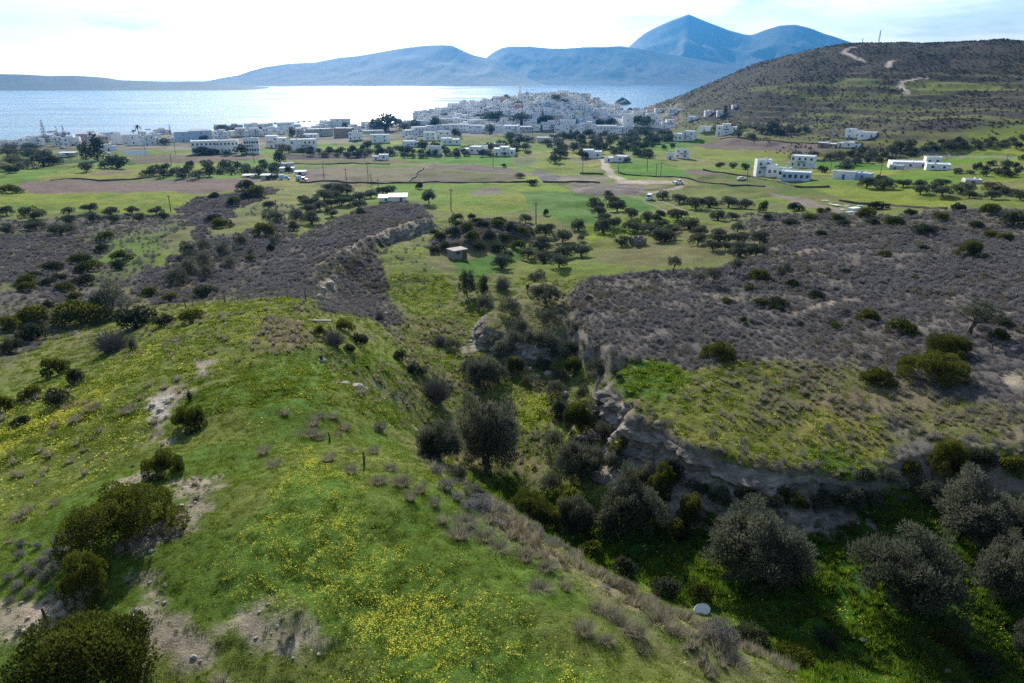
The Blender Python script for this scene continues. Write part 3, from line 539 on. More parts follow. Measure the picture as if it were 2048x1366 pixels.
mountain('far_mountain', [(1130, 110), (1200, 100), (1240, 92), (1270, 76), (1305, 58), (1340, 42), (1362, 34), (1377, 28), (1395, 36), (1425, 48), (1460, 61), (1490, 69), (1505, 70), (1530, 60), (1560, 51), (1590, 49), (1620, 56), (1650, 68), (1662, 71), (1700, 84), (1780, 110), (1900, 130), (2100, 140)], 9300, 7200, 331)
hz = bpy.data.materials.new('haze'); hz.use_nodes = True; t = hz.node_tree; t.nodes.clear(); o_ = N(t, 'ShaderNodeOutputMaterial'); pv = N(t, 'ShaderNodeVolumePrincipled')
pv.inputs['Color'].default_value = (.055, .26, .60, 1); pv.inputs['Density'].default_value = HAZE_D; pv.inputs['Anisotropy'].default_value = .55
t.links.new(pv.outputs[0], o_.inputs['Volume'])
HB = SR + 300
tag(MB().box(-HB, HB, -HB, HB, -12, 960).build('haze', hz), kind='stuff')
# ------------------------------------------------------------------ cliff faces: ledges and broken rock standing in front of the steep rims
cm = bpy.data.materials.new('cliff_rock'); cm.use_nodes = True; t = cm.node_tree; pb = t.nodes['Principled BSDF']; pb.inputs['Roughness'].default_value = 1; pb.inputs['Specular IOR Level'].default_value = .05
g_ = N(t, 'ShaderNodeNewGeometry'); mpn = N(t, 'ShaderNodeMapping', ins={3: (.5, .5, 2.6)}); q1 = N(t, 'ShaderNodeTexNoise', ins={'Scale': 1.3, 'Detail': 8.0, 'Roughness': .7}); q2 = N(t, 'ShaderNodeTexNoise', ins={'Scale': .35, 'Detail': 4.0})
t.links.new(g_.outputs['Position'], mpn.inputs[0]); t.links.new(mpn.outputs[0], q1.inputs['Vector']); t.links.new(g_.outputs['Position'], q2.inputs['Vector'])
r1 = N(t, 'ShaderNodeValToRGB'); r1.color_ramp.elements[0].position = .32; r1.color_ramp.elements[0].color = (.12, .105, .088, 1); r1.color_ramp.elements[1].position = .68; r1.color_ramp.elements[1].color = (.40, .36, .30, 1); t.links.new(q1.outputs[0], r1.inputs[0])
r2 = N(t, 'ShaderNodeMapRange', ins={1: .35, 2: .65, 3: .55, 4: 1.15}); t.links.new(q2.outputs[0], r2.inputs[0])
mm = N(t, 'ShaderNodeMix', data_type='RGBA', blend_type='MULTIPLY', ins={0: 1.0}); t.links.new(r1.outputs[0], mm.inputs[6]); t.links.new(r2.outputs[0], mm.inputs[7]); t.links.new(mm.outputs[2], pb.inputs['Base Color'])
b_ = N(t, 'ShaderNodeBump', ins={'Strength': .9, 'Distance': .15}); t.links.new(q1.outputs[0], b_.inputs['Height']); t.links.new(b_.outputs[0], pb.inputs['Normal'])
def cliff(P, inset, reach, step, seed, rows=26):
    """ribbon of rock along a rim: finds the rim and the foot on the terrain, then adds strata, cracks and overhangs"""
    pts = []
    for a, c in zip(P, P[1:]):
        n = max(1, int(math.dist(a[:2], c[:2]) / step)); pts += [(a[0] + (c[0] - a[0]) * i / n, a[1] + (c[1] - a[1]) * i / n) for i in range(n)]
    p = np.array(pts); 
    for _ in range(6): p[1:-1] = (p[:-2] + 2 * p[1:-1] + p[2:]) / 4
    d = np.gradient(p, axis=0); d /= np.linalg.norm(d, axis=1, keepdims=True); nrm = np.stack([d[:, 1], -d[:, 0]], 1)
    # side that falls away
    h0 = hgt(*(p + nrm * 4).T); h1 = hgt(*(p - nrm * 4).T); nrm *= np.sign(np.median(h1 - h0))
    ss = np.linspace(-inset, reach, 60); Hs = np.stack([hgt(*(p + nrm * s).T) for s in ss], 1)
    top = Hs[:, :12].max(1); bot = Hs[:, 30:].min(1); mid = .5 * (top + bot); k = np.argmax(Hs < mid[:, None], axis=1); off = ss[k]
    for _ in range(4): off[1:-1] = (off[:-2] + off[1:-1] * 2 + off[2:]) / 4
    hh = np.maximum(top - bot, .4); V = np.zeros((len(p), rows, 3)); s_ = np.arange(len(p)) * step
    for j in range(rows):
        f = j / (rows - 1); z = top - .12 - (hh + .5) * f
        kk = np.clip(np.argmax(Hs < z[:, None], axis=1), 1, 59); a0 = Hs[np.arange(len(p)), kk - 1]; a1 = Hs[np.arange(len(p)), kk]
        o = ss[kk - 1] + (ss[1] - ss[0]) * np.clip((a0 - z) / (a0 - a1 + 1e-6), 0, 1)
        o = np.where(Hs.min(1) > z, np.maximum(o, off + .8), o)
        led = (vn(s_ / 5, z / .5, seed) - .45) * .9 + (vn(s_ / 1.1, z / .4, seed + 1) - .5) * .6 + (vn(s_ / .35, z / .22, seed + 2) - .5) * .4 - .55 * sstep(.78, .92, vn(s_ / .9 + z * .25, z / 4, seed + 7))
        bulge = (fbm(s_ / 4, z / 3, seed + 3, 3) - .5) * 2.0
        o = o + (led * 1.15 + bulge + .4) * sstep(0, .3, f) * np.clip(hh / 2.5, .25, 1) - .45 * (1 - sstep(0, .12, f))
        V[:, j, :2] = p + nrm * o[:, None]; V[:, j, 2] = z + (vn(s_ / .6, z * 0 + j, seed + 5) - .5) * .12
    i = np.arange(len(p) * rows).reshape(len(p), rows); q = np.stack([i[:-1, :-1], i[:-1, 1:], i[1:, 1:], i[1:, :-1]], -1).reshape(-1, 4)
    return tag(link('cliff', mesh_np('cliff', V.reshape(-1, 3), q, cm, False)), kind='structure')
cliff(plateau[2:10], 3, 5, .25, 901, 30)
cliff(spur[8:] + spur[:3], 3, 4, .3, 911)
cliff(ridge[0:3], 3, 7, .45, 921, 20)
# ------------------------------------------------------------------ plants: materials and shapes
M_OLIVE = leafmat('olive_leaf', (.05, .06, .04), (.125, .135, .095), .35)
M_TAM = leafmat('feathery_leaf', (.058, .07, .045), (.15, .158, .11), .35)
M_BUSH = leafmat('lentisk_leaf', (.035, .05, .015), (.125, .13, .03), .35, (1.1, 1.15, .6))
M_DARK = leafmat('dark_leaf', (.028, .038, .022), (.075, .088, .05), .3)
M_CUSH = leafmat('scrub_leaf', (.118, .111, .111), (.26, .248, .244), .3)
M_CUSH2 = leafmat('brown_scrub_leaf', (.095, .082, .05), (.20, .17, .105), .3)
M_GRASS = leafmat('grass_blade', (.10, .175, .024), (.205, .25, .052), .5, (1.25, 1.15, .5))
M_DRYG = leafmat('dry_grass_blade', (.20, .175, .115), (.34, .31, .22), .4)
M_FLOW = leafmat('yellow_petal', (.78, .70, .06), (.86, .82, .16), .4)
M_LUSH = leafmat('herb_leaf', (.06, .135, .018), (.13, .205, .035), .5, (1.25, 1.15, .5))
M_HILL = leafmat('hill_scrub_leaf', (.055, .052, .042), (.08, .074, .058), .3)
M_PEB = mat('pebble_stone', (.34, .30, .245), .95, .2, 2)
M_BARK = mat('bark', (.11, .09, .07), .95, .35, 4, .5, 12)
M_STICK = mat('bare_twig', (.17, .15, .14), .95, .25, 6)

def tinted(me, tint):
    a = me.attributes.new('tint', 'FLOAT', 'POINT'); a.data.foreach_set('value', np.clip(tint, 0, 1).astype(np.float32)); return me
def unit(n, r): 
    d = r.normal(size=(n, 3)); return d / np.linalg.norm(d, axis=1, keepdims=True)
def leaf_mesh(name, cen, rad, n, ln, wd, m, seed, out=.5, up=.3, shell=.55, squash=1.0, zmin=None, tri=False):
    """N leaf-sized faces spread through the spheres (cen, rad); long axis leans outward/upward"""
    r = np.random.default_rng(seed); cen = np.asarray(cen, float); rad = np.asarray(rad, float)
    pw = rad ** 2; k = r.choice(len(cen), n, p=pw / pw.sum())
    d = unit(n, r); f = shell + (1 - shell) * r.random(n) ** .5
    f = np.where(r.random(n) < .12, f * r.uniform(1.0, 1.28, n), f)
    p = cen[k] + d * np.array([1, 1, squash]) * (rad[k] * f)[:, None]
    if zmin is not None: p[:, 2] = np.maximum(p[:, 2], zmin + r.random(n) * .03)
    ax = d * out + np.array([0, 0, up]) + unit(n, r) * .7; ax /= np.linalg.norm(ax, axis=1, keepdims=True)
    sd = np.cross(ax, unit(n, r)); sd /= np.linalg.norm(sd, axis=1, keepdims=True) + 1e-9
    l = (ln * r.uniform(.6, 1.35, n))[:, None]; w = (wd * r.uniform(.6, 1.35, n))[:, None]
    ct = r.random(len(cen)); tint = np.clip(ct[k] * .6 + r.random(n) * .4, 0, 1)
    if tri:
        V = np.stack([p - sd * w / 2, p + sd * w / 2, p + ax * l], 1).reshape(-1, 3); Fc = np.arange(3 * n).reshape(-1, 3); q = 3
    else:
        V = np.stack([p, p + ax * l * .5 + sd * w / 2, p + ax * l, p + ax * l * .5 - sd * w / 2], 1).reshape(-1, 3); Fc = np.arange(4 * n).reshape(-1, 4); q = 4
    return tinted(mesh_np(name, V, Fc, m), np.repeat(tint, q))
def lobes(n, seed, rx=.36, z0=.3, z1=.72, r0=.10, r1=.2, flat=1.0, dome=False):
    """clump centres filling a crown one unit wide"""
    r = np.random.default_rng(seed); c = []; rr = []
    for i in range(n):
        a = i * 2.39996 + r.uniform(-.5, .5); f = math.sqrt((i + .5) / n); h = r.random()
        f *= 1 + (.22 * math.sin(2 * a + seed) + .14 * math.sin(3 * a + seed * 2) if dome else 0); f = min(f, 1.25); zz = z0 + (z1 - z0) * ((math.sqrt(max(0.05, 1 - f * f * .8)) * (.4 + .6 * h)) if dome else (h * (1 - .45 * f * f) + .1))
        c.append((rx * f * math.cos(a), rx * f * math.sin(a), zz * flat)); rr.append(r.uniform(r0, r1) * (1.15 - .35 * f))
    return c, rr
def limb_mesh(name, cen, seed, h0=.2, r0=.035, nt=1, lean=(0, 0), m=None, nb=8):
    """tapered trunk that forks into limbs reaching the clumps"""
    r = random.Random(seed); b = MB(); cen = sorted(cen, key=lambda c: -c[2])
    for k in range(nt):
        ox, oy = (0, 0) if nt == 1 else (r.uniform(-.05, .05), r.uniform(-.05, .05))
        top = (ox + lean[0] * h0 + r.uniform(-.03, .03), oy + lean[1] * h0 + r.uniform(-.03, .03), h0)
        b.tube([(ox, oy, -.08), (ox * .9 + r.uniform(-.015, .015), oy, h0 * .5), top], [r0 * 1.35, r0, r0 * .8], 7)
        for c in cen[k::nt][:nb]:
            mid = tuple(top[i] + (c[i] - top[i]) * .5 + r.uniform(-.03, .03) - (.04 if i == 2 else 0) for i in range(3))
            b.tube([top, mid, c], [r0 * .6, r0 * .34, r0 * .12], 5)
    return b.mesh(name, m or M_BARK, True)

TREES = {}
def proto(kind, i, crown, trunk): TREES.setdefault(kind, []).append((crown, trunk))
for i in range(3):                                     # the large feathery trees of the ravine
    c = []; rr = []; q_ = random.Random(400 + i)
    for s_ in range(7):
        a0 = s_ * 1.05 + q_.uniform(-.4, .4); d0 = q_.uniform(.17, .27) if s_ else 0; top = q_.uniform(.40, .62) + (.1 if s_ == 0 else 0); R0 = q_.uniform(.15, .22)
        for t_ in range(16):
            f_ = math.sqrt((t_ + .5) / 16); a1 = t_ * 2.4 + a0; zz = top * (1 - .55 * f_ * f_) * q_.uniform(.2, 1.0) ** .6
            c.append((d0 * math.cos(a0) + R0 * f_ * math.cos(a1), d0 * math.sin(a0) + R0 * f_ * math.sin(a1), max(zz, .06))); rr.append(q_.uniform(.045, .085))
    proto('ravine', i, leaf_mesh('crown', c, rr, 19000, .040, .0105, M_TAM, 410 + i, .9, .6, .2, 1.1, .02), limb_mesh('trunk', c, 420 + i, .12, .022, 4, nb=9))
for i in range(3):                                     # olives near enough to show limbs
    c, rr = lobes(16, 430 + i, .38, .16, .60, .10, .17)
    proto('olive', i, leaf_mesh('crown', c, rr, 2800, .07, .026, M_OLIVE, 440 + i, .7, .3, .4, .9), limb_mesh('trunk', c, 450 + i, .15, .035, 1 + i % 2, nb=6))
for i in range(4):                                     # far trees
    c, rr = lobes(11, 460 + i, .37, .14, .52, .12, .20)
    proto('far', i, leaf_mesh('crown', c, rr, 560, .13, .06, M_DARK if i % 2 else M_OLIVE, 470 + i, .7, .3, .45, .9), limb_mesh('trunk', c, 480 + i, .22, .04, 1, nb=3))
for i in range(3):                                     # low far bushes
    c, rr = lobes(9, 485 + i, .38, .03, .40, .12, .20, dome=True)
    proto('farbush', i, leaf_mesh('foliage', c, rr, 480, .12, .06, [M_DARK, M_OLIVE, M_TAM][i], 486 + i, .8, .4, .45, .9, 0), None)
for i in range(2):                                     # wind-bent open trees on the plateau
    c, rr = lobes(12, 490 + i, .38, .42, .74, .08, .15); c = [(x + .16 * (z - .3), y, z) for x, y, z in c]
    proto('windswept', i, leaf_mesh('crown', c, rr, 2600, .06, .018, M_TAM, 500 + i, .8, .3, .45, .8), limb_mesh('trunk', c, 510 + i, .34, .026, 2, (.2, 0), nb=6))
for i in range(3):                                     # dense evergreen domes, large in view
    c, rr = lobes(46, 520 + i, .42, .02, .44, .06, .15, dome=True)
    proto('dome', i, leaf_mesh('foliage', c, rr, 24000, .021, .013, M_BUSH, 530 + i, .8, .5, .6, .9, 0), None)
for i in range(4):
    c, rr = lobes(12, 540 + i, .36, .03, .42, .11, .19, dome=True)
    proto('bush', i, leaf_mesh('foliage', c, rr, 1500, .075, .045, M_BUSH if i % 2 == 0 else M_DARK, 550 + i, .8, .5, .5, .9, 0), None)
for i in range(3):
    c, rr = lobes(12, 560 + i, .36, .03, .52, .12, .19, dome=True)
    proto('greybush', i, leaf_mesh('foliage', c, rr, 2200, .07, .022, M_TAM, 570 + i, .9, .6, .45, 1, 0), None)
for i in range(2):                                     # round grey cushions big enough to stand alone
    c, rr = lobes(10, 580 + i, .30, .05, .34, .14, .22, dome=True)
    proto('cushion', i, leaf_mesh('foliage', c, rr, 2600, .05, .016, M_CUSH, 590 + i, 1.3, .3, .7, .9, 0), None)
b = MB(); rb = random.Random(5)                        # leafless thicket
for k in range(420):
    a = rb.uniform(0, 6.28); e = rb.uniform(.15, 1.4); l = rb.uniform(.25, .52); x, y = rb.uniform(-.16, .16), rb.uniform(-.16, .16)
    d = (math.cos(a) * math.cos(e), math.sin(a) * math.cos(e), math.sin(e) * .85)
    p1 = (x + d[0] * l * .5, y + d[1] * l * .5, d[2] * l * .55); p2 = (x + d[0] * l + rb.uniform(-.05, .05), y + d[1] * l + rb.uniform(-.05, .05), d[2] * l)
    b.tube([(x, y, 0), p1, p2], [.006, .0045, .002], 3)
proto('bare', 0, b.mesh('twigs', M_STICK), None)
c = [(0.0, 0.0, .10 + .86 * k / 15) for k in range(16)]; nr = np.random.default_rng(3)   # tiered araucaria
Vs = []; Fs = []; b = MB()
for k in range(15):
    z = .12 + .84 * k / 15; rl = .30 * (1 - k / 15.5) + .02
    for j in range(7):
        a = j * .8976 + k * .5; b.add([(0, 0, z - .008), (rl * math.cos(a - .13), rl * math.sin(a - .13), z + .012), (rl * 1.08 * math.cos(a), rl * 1.08 * math.sin(a), z + .03), (rl * math.cos(a + .13), rl * math.sin(a + .13), z + .012), (0, 0, z + .022)], [(0, 1, 2), (0, 2, 3), (1, 4, 2), (2, 4, 3)])
proto('araucaria', 0, b.mesh('crown', M_DARK), MB().tube([(0, 0, -.05), (0, 0, .98)], [.022, .004], 6).mesh('trunk', M_BARK))
b = MB()                                               # palm fronds
for k in range(22):
    a = k * 2.4; e = .9 - 1.7 * (k / 22); pts = [(0, 0, .84)]; 
    for q in range(1, 5): t_ = q / 4; pts.append((.2 * t_ * math.cos(a), .2 * t_ * math.sin(a), .84 + .2 * t_ * e - .12 * t_ * t_))
    s_ = (-math.sin(a) * .022, math.cos(a) * .022)
    for q in range(4): p, p2 = pts[q], pts[q + 1]; w0, w1 = 1 - abs(q / 4 - .4), 1 - abs((q + 1) / 4 - .4); b.add([(p[0] - s_[0] * w0, p[1] - s_[1] * w0, p[2]), (p[0] + s_[0] * w0, p[1] + s_[1] * w0, p[2]), (p2[0] + s_[0] * w1, p2[1] + s_[1] * w1, p2[2]), (p2[0] - s_[0] * w1, p2[1] - s_[1] * w1, p2[2])], [(0, 1, 2, 3)])
proto('palm', 0, b.mesh('crown', M_DARK), MB().tube([(0, 0, -.05), (.01, 0, .4), (0, 0, .85)], [.024, .017, .015], 7).mesh('trunk', M_BARK))
for i in range(2):                                     # tall dark conifers / gums by the coast
    c = [(nr.uniform(-.12, .12), nr.uniform(-.12, .12), .2 + .7 * k / 12) for k in range(13)]; rr = [.2 - .10 * k / 13 for k in range(13)]
    proto('conifer', i, leaf_mesh('crown', c, rr, 700, .10, .045, M_DARK, 600 + i, .7, .2, .4, 1), limb_mesh('trunk', c, 610 + i, .25, .025, 1, nb=4))
c = [(nr.uniform(-.3, .3), nr.uniform(-.2, .2), .45 + .4 * nr.random()) for k in range(11)]   # dying tree with hanging dark boughs
b = leaf_mesh('crown', c + [(x * 1.25, y * 1.25, z * .55) for x, y, z in c], [.10] * 22, 2600, .09, .02, M_DARK, 620, .3, -.9, .4, 1.3)
proto('drooping', 0, b, limb_mesh('trunk', c, 621, .5, .028, 1, nb=11))
b = MB()                                               # spiky rosette
for k in range(46):
    a = k * 2.4; e = .25 + 1.2 * (k / 46); d = (math.cos(a) * math.cos(e), math.sin(a) * math.cos(e), math.sin(e)); s_ = (-math.sin(a) * .03, math.cos(a) * .03)
    b.add([(s_[0], s_[1], 0), (-s_[0], -s_[1], 0), (d[0] * .3 - s_[0] * .8, d[1] * .3 - s_[1] * .8, d[2] * .34), (d[0] * .3 + s_[0] * .8, d[1] * .3 + s_[1] * .8, d[2] * .34), (d[0] * .52, d[1] * .52, d[2] * .55)], [(0, 1, 2, 3), (3, 2, 4)])
proto('rosette', 0, b.mesh('foliage', M_DARK), None)
def tuft_mesh(name, n, m, seed, r0, h, spread, wd):
    r = np.random.default_rng(seed); a = r.uniform(0, 6.283, n); q = r0 * np.sqrt(r.random(n)); b0 = np.stack([q * np.cos(a), q * np.sin(a), np.full(n, -.02)], 1)
    a2 = a + r.normal(0, .6, n); sp = spread * (.25 + r.random(n)); hh = h * r.uniform(.5, 1.15, n)
    tip = b0 + np.stack([sp * np.cos(a2), sp * np.sin(a2), hh], 1); s = np.stack([-np.sin(a2), np.cos(a2), 0 * a], 1) * (wd * r.uniform(.6, 1.3, n))[:, None]
    V = np.stack([b0 - s, b0 + s, tip], 1).reshape(-1, 3); return tinted(mesh_np(name, V, np.arange(3 * n).reshape(-1, 3), m), np.repeat(r.random(n), 3))
for i in range(4): proto('tuft', i, tuft_mesh('blades', 300 + 60 * i, M_DRYG, 630 + i, .2 + .05 * i, .5 + .09 * (i % 3), .5 + .06 * i, .009), None)

# ------------------------------------------------------------------ ground cover that nobody could count
def small(name, me): return bpy.data.objects.new(name, me)
def scatter(name, protos, pts, rot, scl, smin=None):
    """one object of kind stuff: PROTOS set out on points by geometry nodes"""
    n = len(pts); me = bpy.data.meshes.new(name); me.vertices.add(n); me.vertices.foreach_set('co', np.asarray(pts, np.float32).ravel())
    a = me.attributes.new('turn', 'FLOAT_VECTOR', 'POINT'); a.data.foreach_set('vector', np.asarray(rot, np.float32).ravel())
    a = me.attributes.new('size', 'FLOAT_VECTOR', 'POINT'); a.data.foreach_set('vector', np.asarray(scl, np.float32).ravel())
    a = me.attributes.new('which', 'INT', 'POINT'); a.data.foreach_set('value', NR.integers(0, len(protos), n).astype(np.int32))
    c_ = bpy.data.collections.new(name + '_shapes')
    for p in protos: c_.objects.link(p)
    g = bpy.data.node_groups.new(name + '_nodes', 'GeometryNodeTree'); g.interface.new_socket('Geometry', in_out='INPUT', socket_type='NodeSocketGeometry'); g.interface.new_socket('Geometry', in_out='OUTPUT', socket_type='NodeSocketGeometry')
    gi = N(g, 'NodeGroupInput'); go = N(g, 'NodeGroupOutput'); ip = N(g, 'GeometryNodeInstanceOnPoints'); ci = N(g, 'GeometryNodeCollectionInfo')
    ci.inputs['Collection'].default_value = c_; ci.inputs['Separate Children'].default_value = True; ci.inputs['Reset Children'].default_value = True
    ip.inputs['Pick Instance'].default_value = True
    def attr(nm, ty): q = N(g, 'GeometryNodeInputNamedAttribute', data_type=ty); q.inputs['Name'].default_value = nm; return q.outputs['Attribute']
    g.links.new(gi.outputs[0], ip.inputs['Points']); g.links.new(ci.outputs[0], ip.inputs['Instance'])
    g.links.new(attr('which', 'INT'), ip.inputs['Instance Index']); g.links.new(attr('turn', 'FLOAT_VECTOR'), ip.inputs['Rotation']); g.links.new(attr('size', 'FLOAT_VECTOR'), ip.inputs['Scale'])
    g.links.new(ip.outputs[0], go.inputs[0])
    o = link(name, me); mod = o.modifiers.new('scatter', 'NODES'); mod.node_group = g
    return tag(o, kind='stuff')
AREA = (RR ** 2) * np.gradient(LRG, axis=0) * np.gradient(TH, axis=1)
PU, PV, PD = proj(X, Y, Z)
INV = (PD > 5) & (PU > -160) & (PU < 2210) & (PV < 1560)
def sample(dens, rmax=None, rmin=0, cap=60000):
    d = np.where(INV & (RR > rmin) & (Z > .5), np.clip(dens, 0, None), 0) * AREA
    if rmax: d = d * (RR < rmax)
    tot = d.sum(); n = int(min(cap, tot)); cdf = np.cumsum(d.ravel()); k = np.searchsorted(cdf, NR.random(n) * cdf[-1])
    j, i = np.unravel_index(np.minimum(k, Z.size - 1), Z.shape)
    l_ = lr[j] + (NR.random(n) - .5) * (lr[1] - lr[0]); t_ = th[i] + (NR.random(n) - .5) * (th[400] - th[399])
    x = np.exp(l_) * np.sin(t_); y = np.exp(l_) * np.cos(t_) + OY
    return np.stack([x, y, hgt(x, y)], 1), n, tot
def rots(n, tilt=.15): return np.stack([NR.normal(0, tilt, n), NR.normal(0, tilt, n), NR.uniform(0, 6.283, n)], 1)
def sizes(n, a, b, zv=.25):
    s = NR.uniform(a, b, n); return np.stack([s * NR.uniform(.85, 1.15, n), s * NR.uniform(.85, 1.15, n), s * NR.uniform(1 - zv, 1 + zv, n)], 1)
def cushion_small(i, n, l, w, m=None):
    c, rr = lobes(5, 700 + i, .26, .04, .30, .16, .25, dome=True)
    me = leaf_mesh('cushion', c, rr, n, l, w, m or M_CUSH, 710 + i, 1.4, .35, .75, .85, 0, True); return small('cushion_shape', me)
cl = sstep(.30, .58, fbm(X / 3.1, Y / 3.1, 801, 3))
mixm_ = sstep(.5, .66, fbm(X / 11, Y / 11, 861, 4))
SCRN = SCR * (.35 + .65 * sstep(.34, .5, fbm(X / 17, Y / 8, 871, 4))) * (.45 + .65 * cl)
P_, n, t_ = sample(SCRN * (1 - .35 * mixm_) * 4.2, 135, 30, 42000); scatter('scrub_cushions_near', [cushion_small(i, 420, .10, .026) for i in range(3)], P_, rots(n), sizes(n, .45, 1.05)); print('scrub near', n, t_)
P_, n, t_ = sample(SCRN * 2.4, 340, 135, 42000); scatter('scrub_cushions_far', [cushion_small(i + 5, 130, .2, .07) for i in range(3)], P_, rots(n), sizes(n, .6, 1.3)); print('scrub far', n, t_)
mixm = sstep(.5, .66, fbm(X / 11, Y / 11, 861, 4))
P_, n, t_ = sample(SCRN * mixm * 1.3, 135, 30, 20000); scatter('brown_scrub_near', [cushion_small(i + 20, 300, .12, .03, M_CUSH2) for i in range(3)], P_, rots(n), sizes(n, .4, 1.25))
P_, n, t_ = sample(SCRN * mixm * .7, 340, 135, 16000); scatter('brown_scrub_far', [cushion_small(i + 30, 110, .2, .07, M_CUSH2) for i in range(3)], P_, rots(n), sizes(n, .6, 1.6))
P_, n, t_ = sample(HSH * .06 * (.3 + 1.2 * sstep(.35, .6, fbm(X / 30, Y / 30, 811, 3))), 1300, 330, 26000); scatter('hill_scrub', [cushion_small(i + 10, 70, .3, .14, M_HILL) for i in range(3)], P_, rots(n), sizes(n, .9, 2.1)); print('hill', n, t_)
gcl = .55 + .6 * sstep(.3, .6, fbm(X / 1.6, Y / 1.6, 821, 3))
P_, n, t_ = sample(GRS * gcl * 14 * np.clip(45 / np.maximum(RR - 15, 20), .2, 1) ** 1.2, 78, 0, 62000); scatter('meadow_grass', [small('grass_shape', tuft_mesh('grass', 60, M_GRASS, 720 + i, .24, .07, .08, .011)) for i in range(4)], P_, rots(n, .1), sizes(n, .6, 1.2)); print('grass', n, t_)
P_, n, t_ = sample(GRS * gcl * 2.2, 150, 68, 30000); scatter('valley_grass', [small('grass_shape', tuft_mesh('grass', 60, M_GRASS, 730 + i, .36, .13, .16, .03)) for i in range(3)], P_, rots(n, .1), sizes(n, .7, 1.5)); print('grass far', n, t_)
lush = GRS * np.clip(GRS - .95, 0, .5) * 2.2 * (1 - HILLM)
P_, n, t_ = sample(lush * gcl * 3.2, 110, 20, 26000); scatter('ravine_herbs', [small('herb_shape', tuft_mesh('herb', 70, M_LUSH, 740 + i, .3, .32, .25, .03)) for i in range(3)], P_, rots(n, .15), sizes(n, .7, 1.6)); print('lush', n, t_)
dcl = sstep(.38, .62, fbm(X / 2.4, Y / 2.4, 831, 3))
P_, n, t_ = sample(DRY * dcl * 4, 140, 0, 20000); scatter('dry_grass', [small('dry_grass_shape', tuft_mesh('dry_grass', 110, M_DRYG, 750 + i, .16, .5, .3, .016)) for i in range(3)], P_, rots(n, .15), sizes(n, .5, 1.1)); print('dry', n, t_)
fcl = (.8 + sstep(.42, .66, fbm(X / 4, Y / 3, 841, 4))) * (.15 + sstep(.38, .7, fbm(X / .8, Y / .8, 851, 2)))
def flower_shape(i, n, s, spread, h):
    r = np.random.default_rng(760 + i); V = []; Fq = []
    for k in range(n):
        a, q = r.uniform(0, 6.28), spread * math.sqrt(r.random()); cx, cyy, cz = q * math.cos(a), q * math.sin(a), h * r.uniform(.7, 1.1); tx, ty = r.normal(0, .35, 2); s2 = s * r.uniform(.7, 1.2)
        for j in range(5):
            b_ = j * 1.2566; V.append((cx + s2 * math.cos(b_), cyy + s2 * math.sin(b_), cz + s2 * (tx * math.cos(b_) + ty * math.sin(b_))))
        Fq.append(tuple(range(5 * k, 5 * k + 5)))
    return small('flower_shape', tinted(mesh_np('flowers', V, Fq, M_FLOW), r.random(len(V))))
P_, n, t_ = sample(FLW * fcl * 75, 62, 0, 60000); scatter('meadow_flowers', [flower_shape(i, 3 + i % 2, .019, .10, .12) for i in range(4)], P_, rots(n, .1), sizes(n, .7, 1.25)); print('flowers', n, t_)
P_, n, t_ = sample(FLW * fcl * 6, 280, 62, 24000); scatter('valley_flowers', [flower_shape(i + 5, 6, .035, .32, .14) for i in range(3)], P_, rots(n, .1), sizes(n, .7, 1.5)); print('flowers far', n, t_)

PEB = []
for i in range(4):
    r_ = random.Random(880 + i); q = MB(); n_ = 6
    for zc, f in ((-.25, .7), (.05, 1.0), (.35, .6)): q.v += [(math.cos(6.283 * k / n_) * f * .5 * r_.uniform(.7, 1.2), math.sin(6.283 * k / n_) * f * .5 * r_.uniform(.7, 1.2), zc + r_.uniform(-.1, .1)) for k in range(n_)]
    q.f = [(a_ * n_ + k, a_ * n_ + (k + 1) % n_, a_ * n_ + n_ + (k + 1) % n_, a_ * n_ + n_ + k) for a_ in range(2) for k in range(n_)] + [tuple(range(2 * n_, 3 * n_))]
    PEB.append(small('pebble_shape', q.mesh('pebble', M_PEB)))
P_, n, t_ = sample(BARE * 9 * (.2 + sstep(.4, .7, fbm(X / 1.2, Y / 1.2, 881, 2))) + RK * (RR < 130) * .6, 130, 0, 9000); s_ = .05 + .22 * NR.random(n) ** 4; scatter('loose_gravel', PEB, P_, rots(n, .3), np.stack([s_ * 1.2, s_, s_ * .8], 1))
P_, n, t_ = sample(BARE * 1.6 + HILLM * .05, 70, 0, 1500); scatter('small_weeds', [cushion_small(i + 40, 160, .16, .04, M_DARK) for i in range(2)], P_, rots(n), sizes(n, .12, .42))
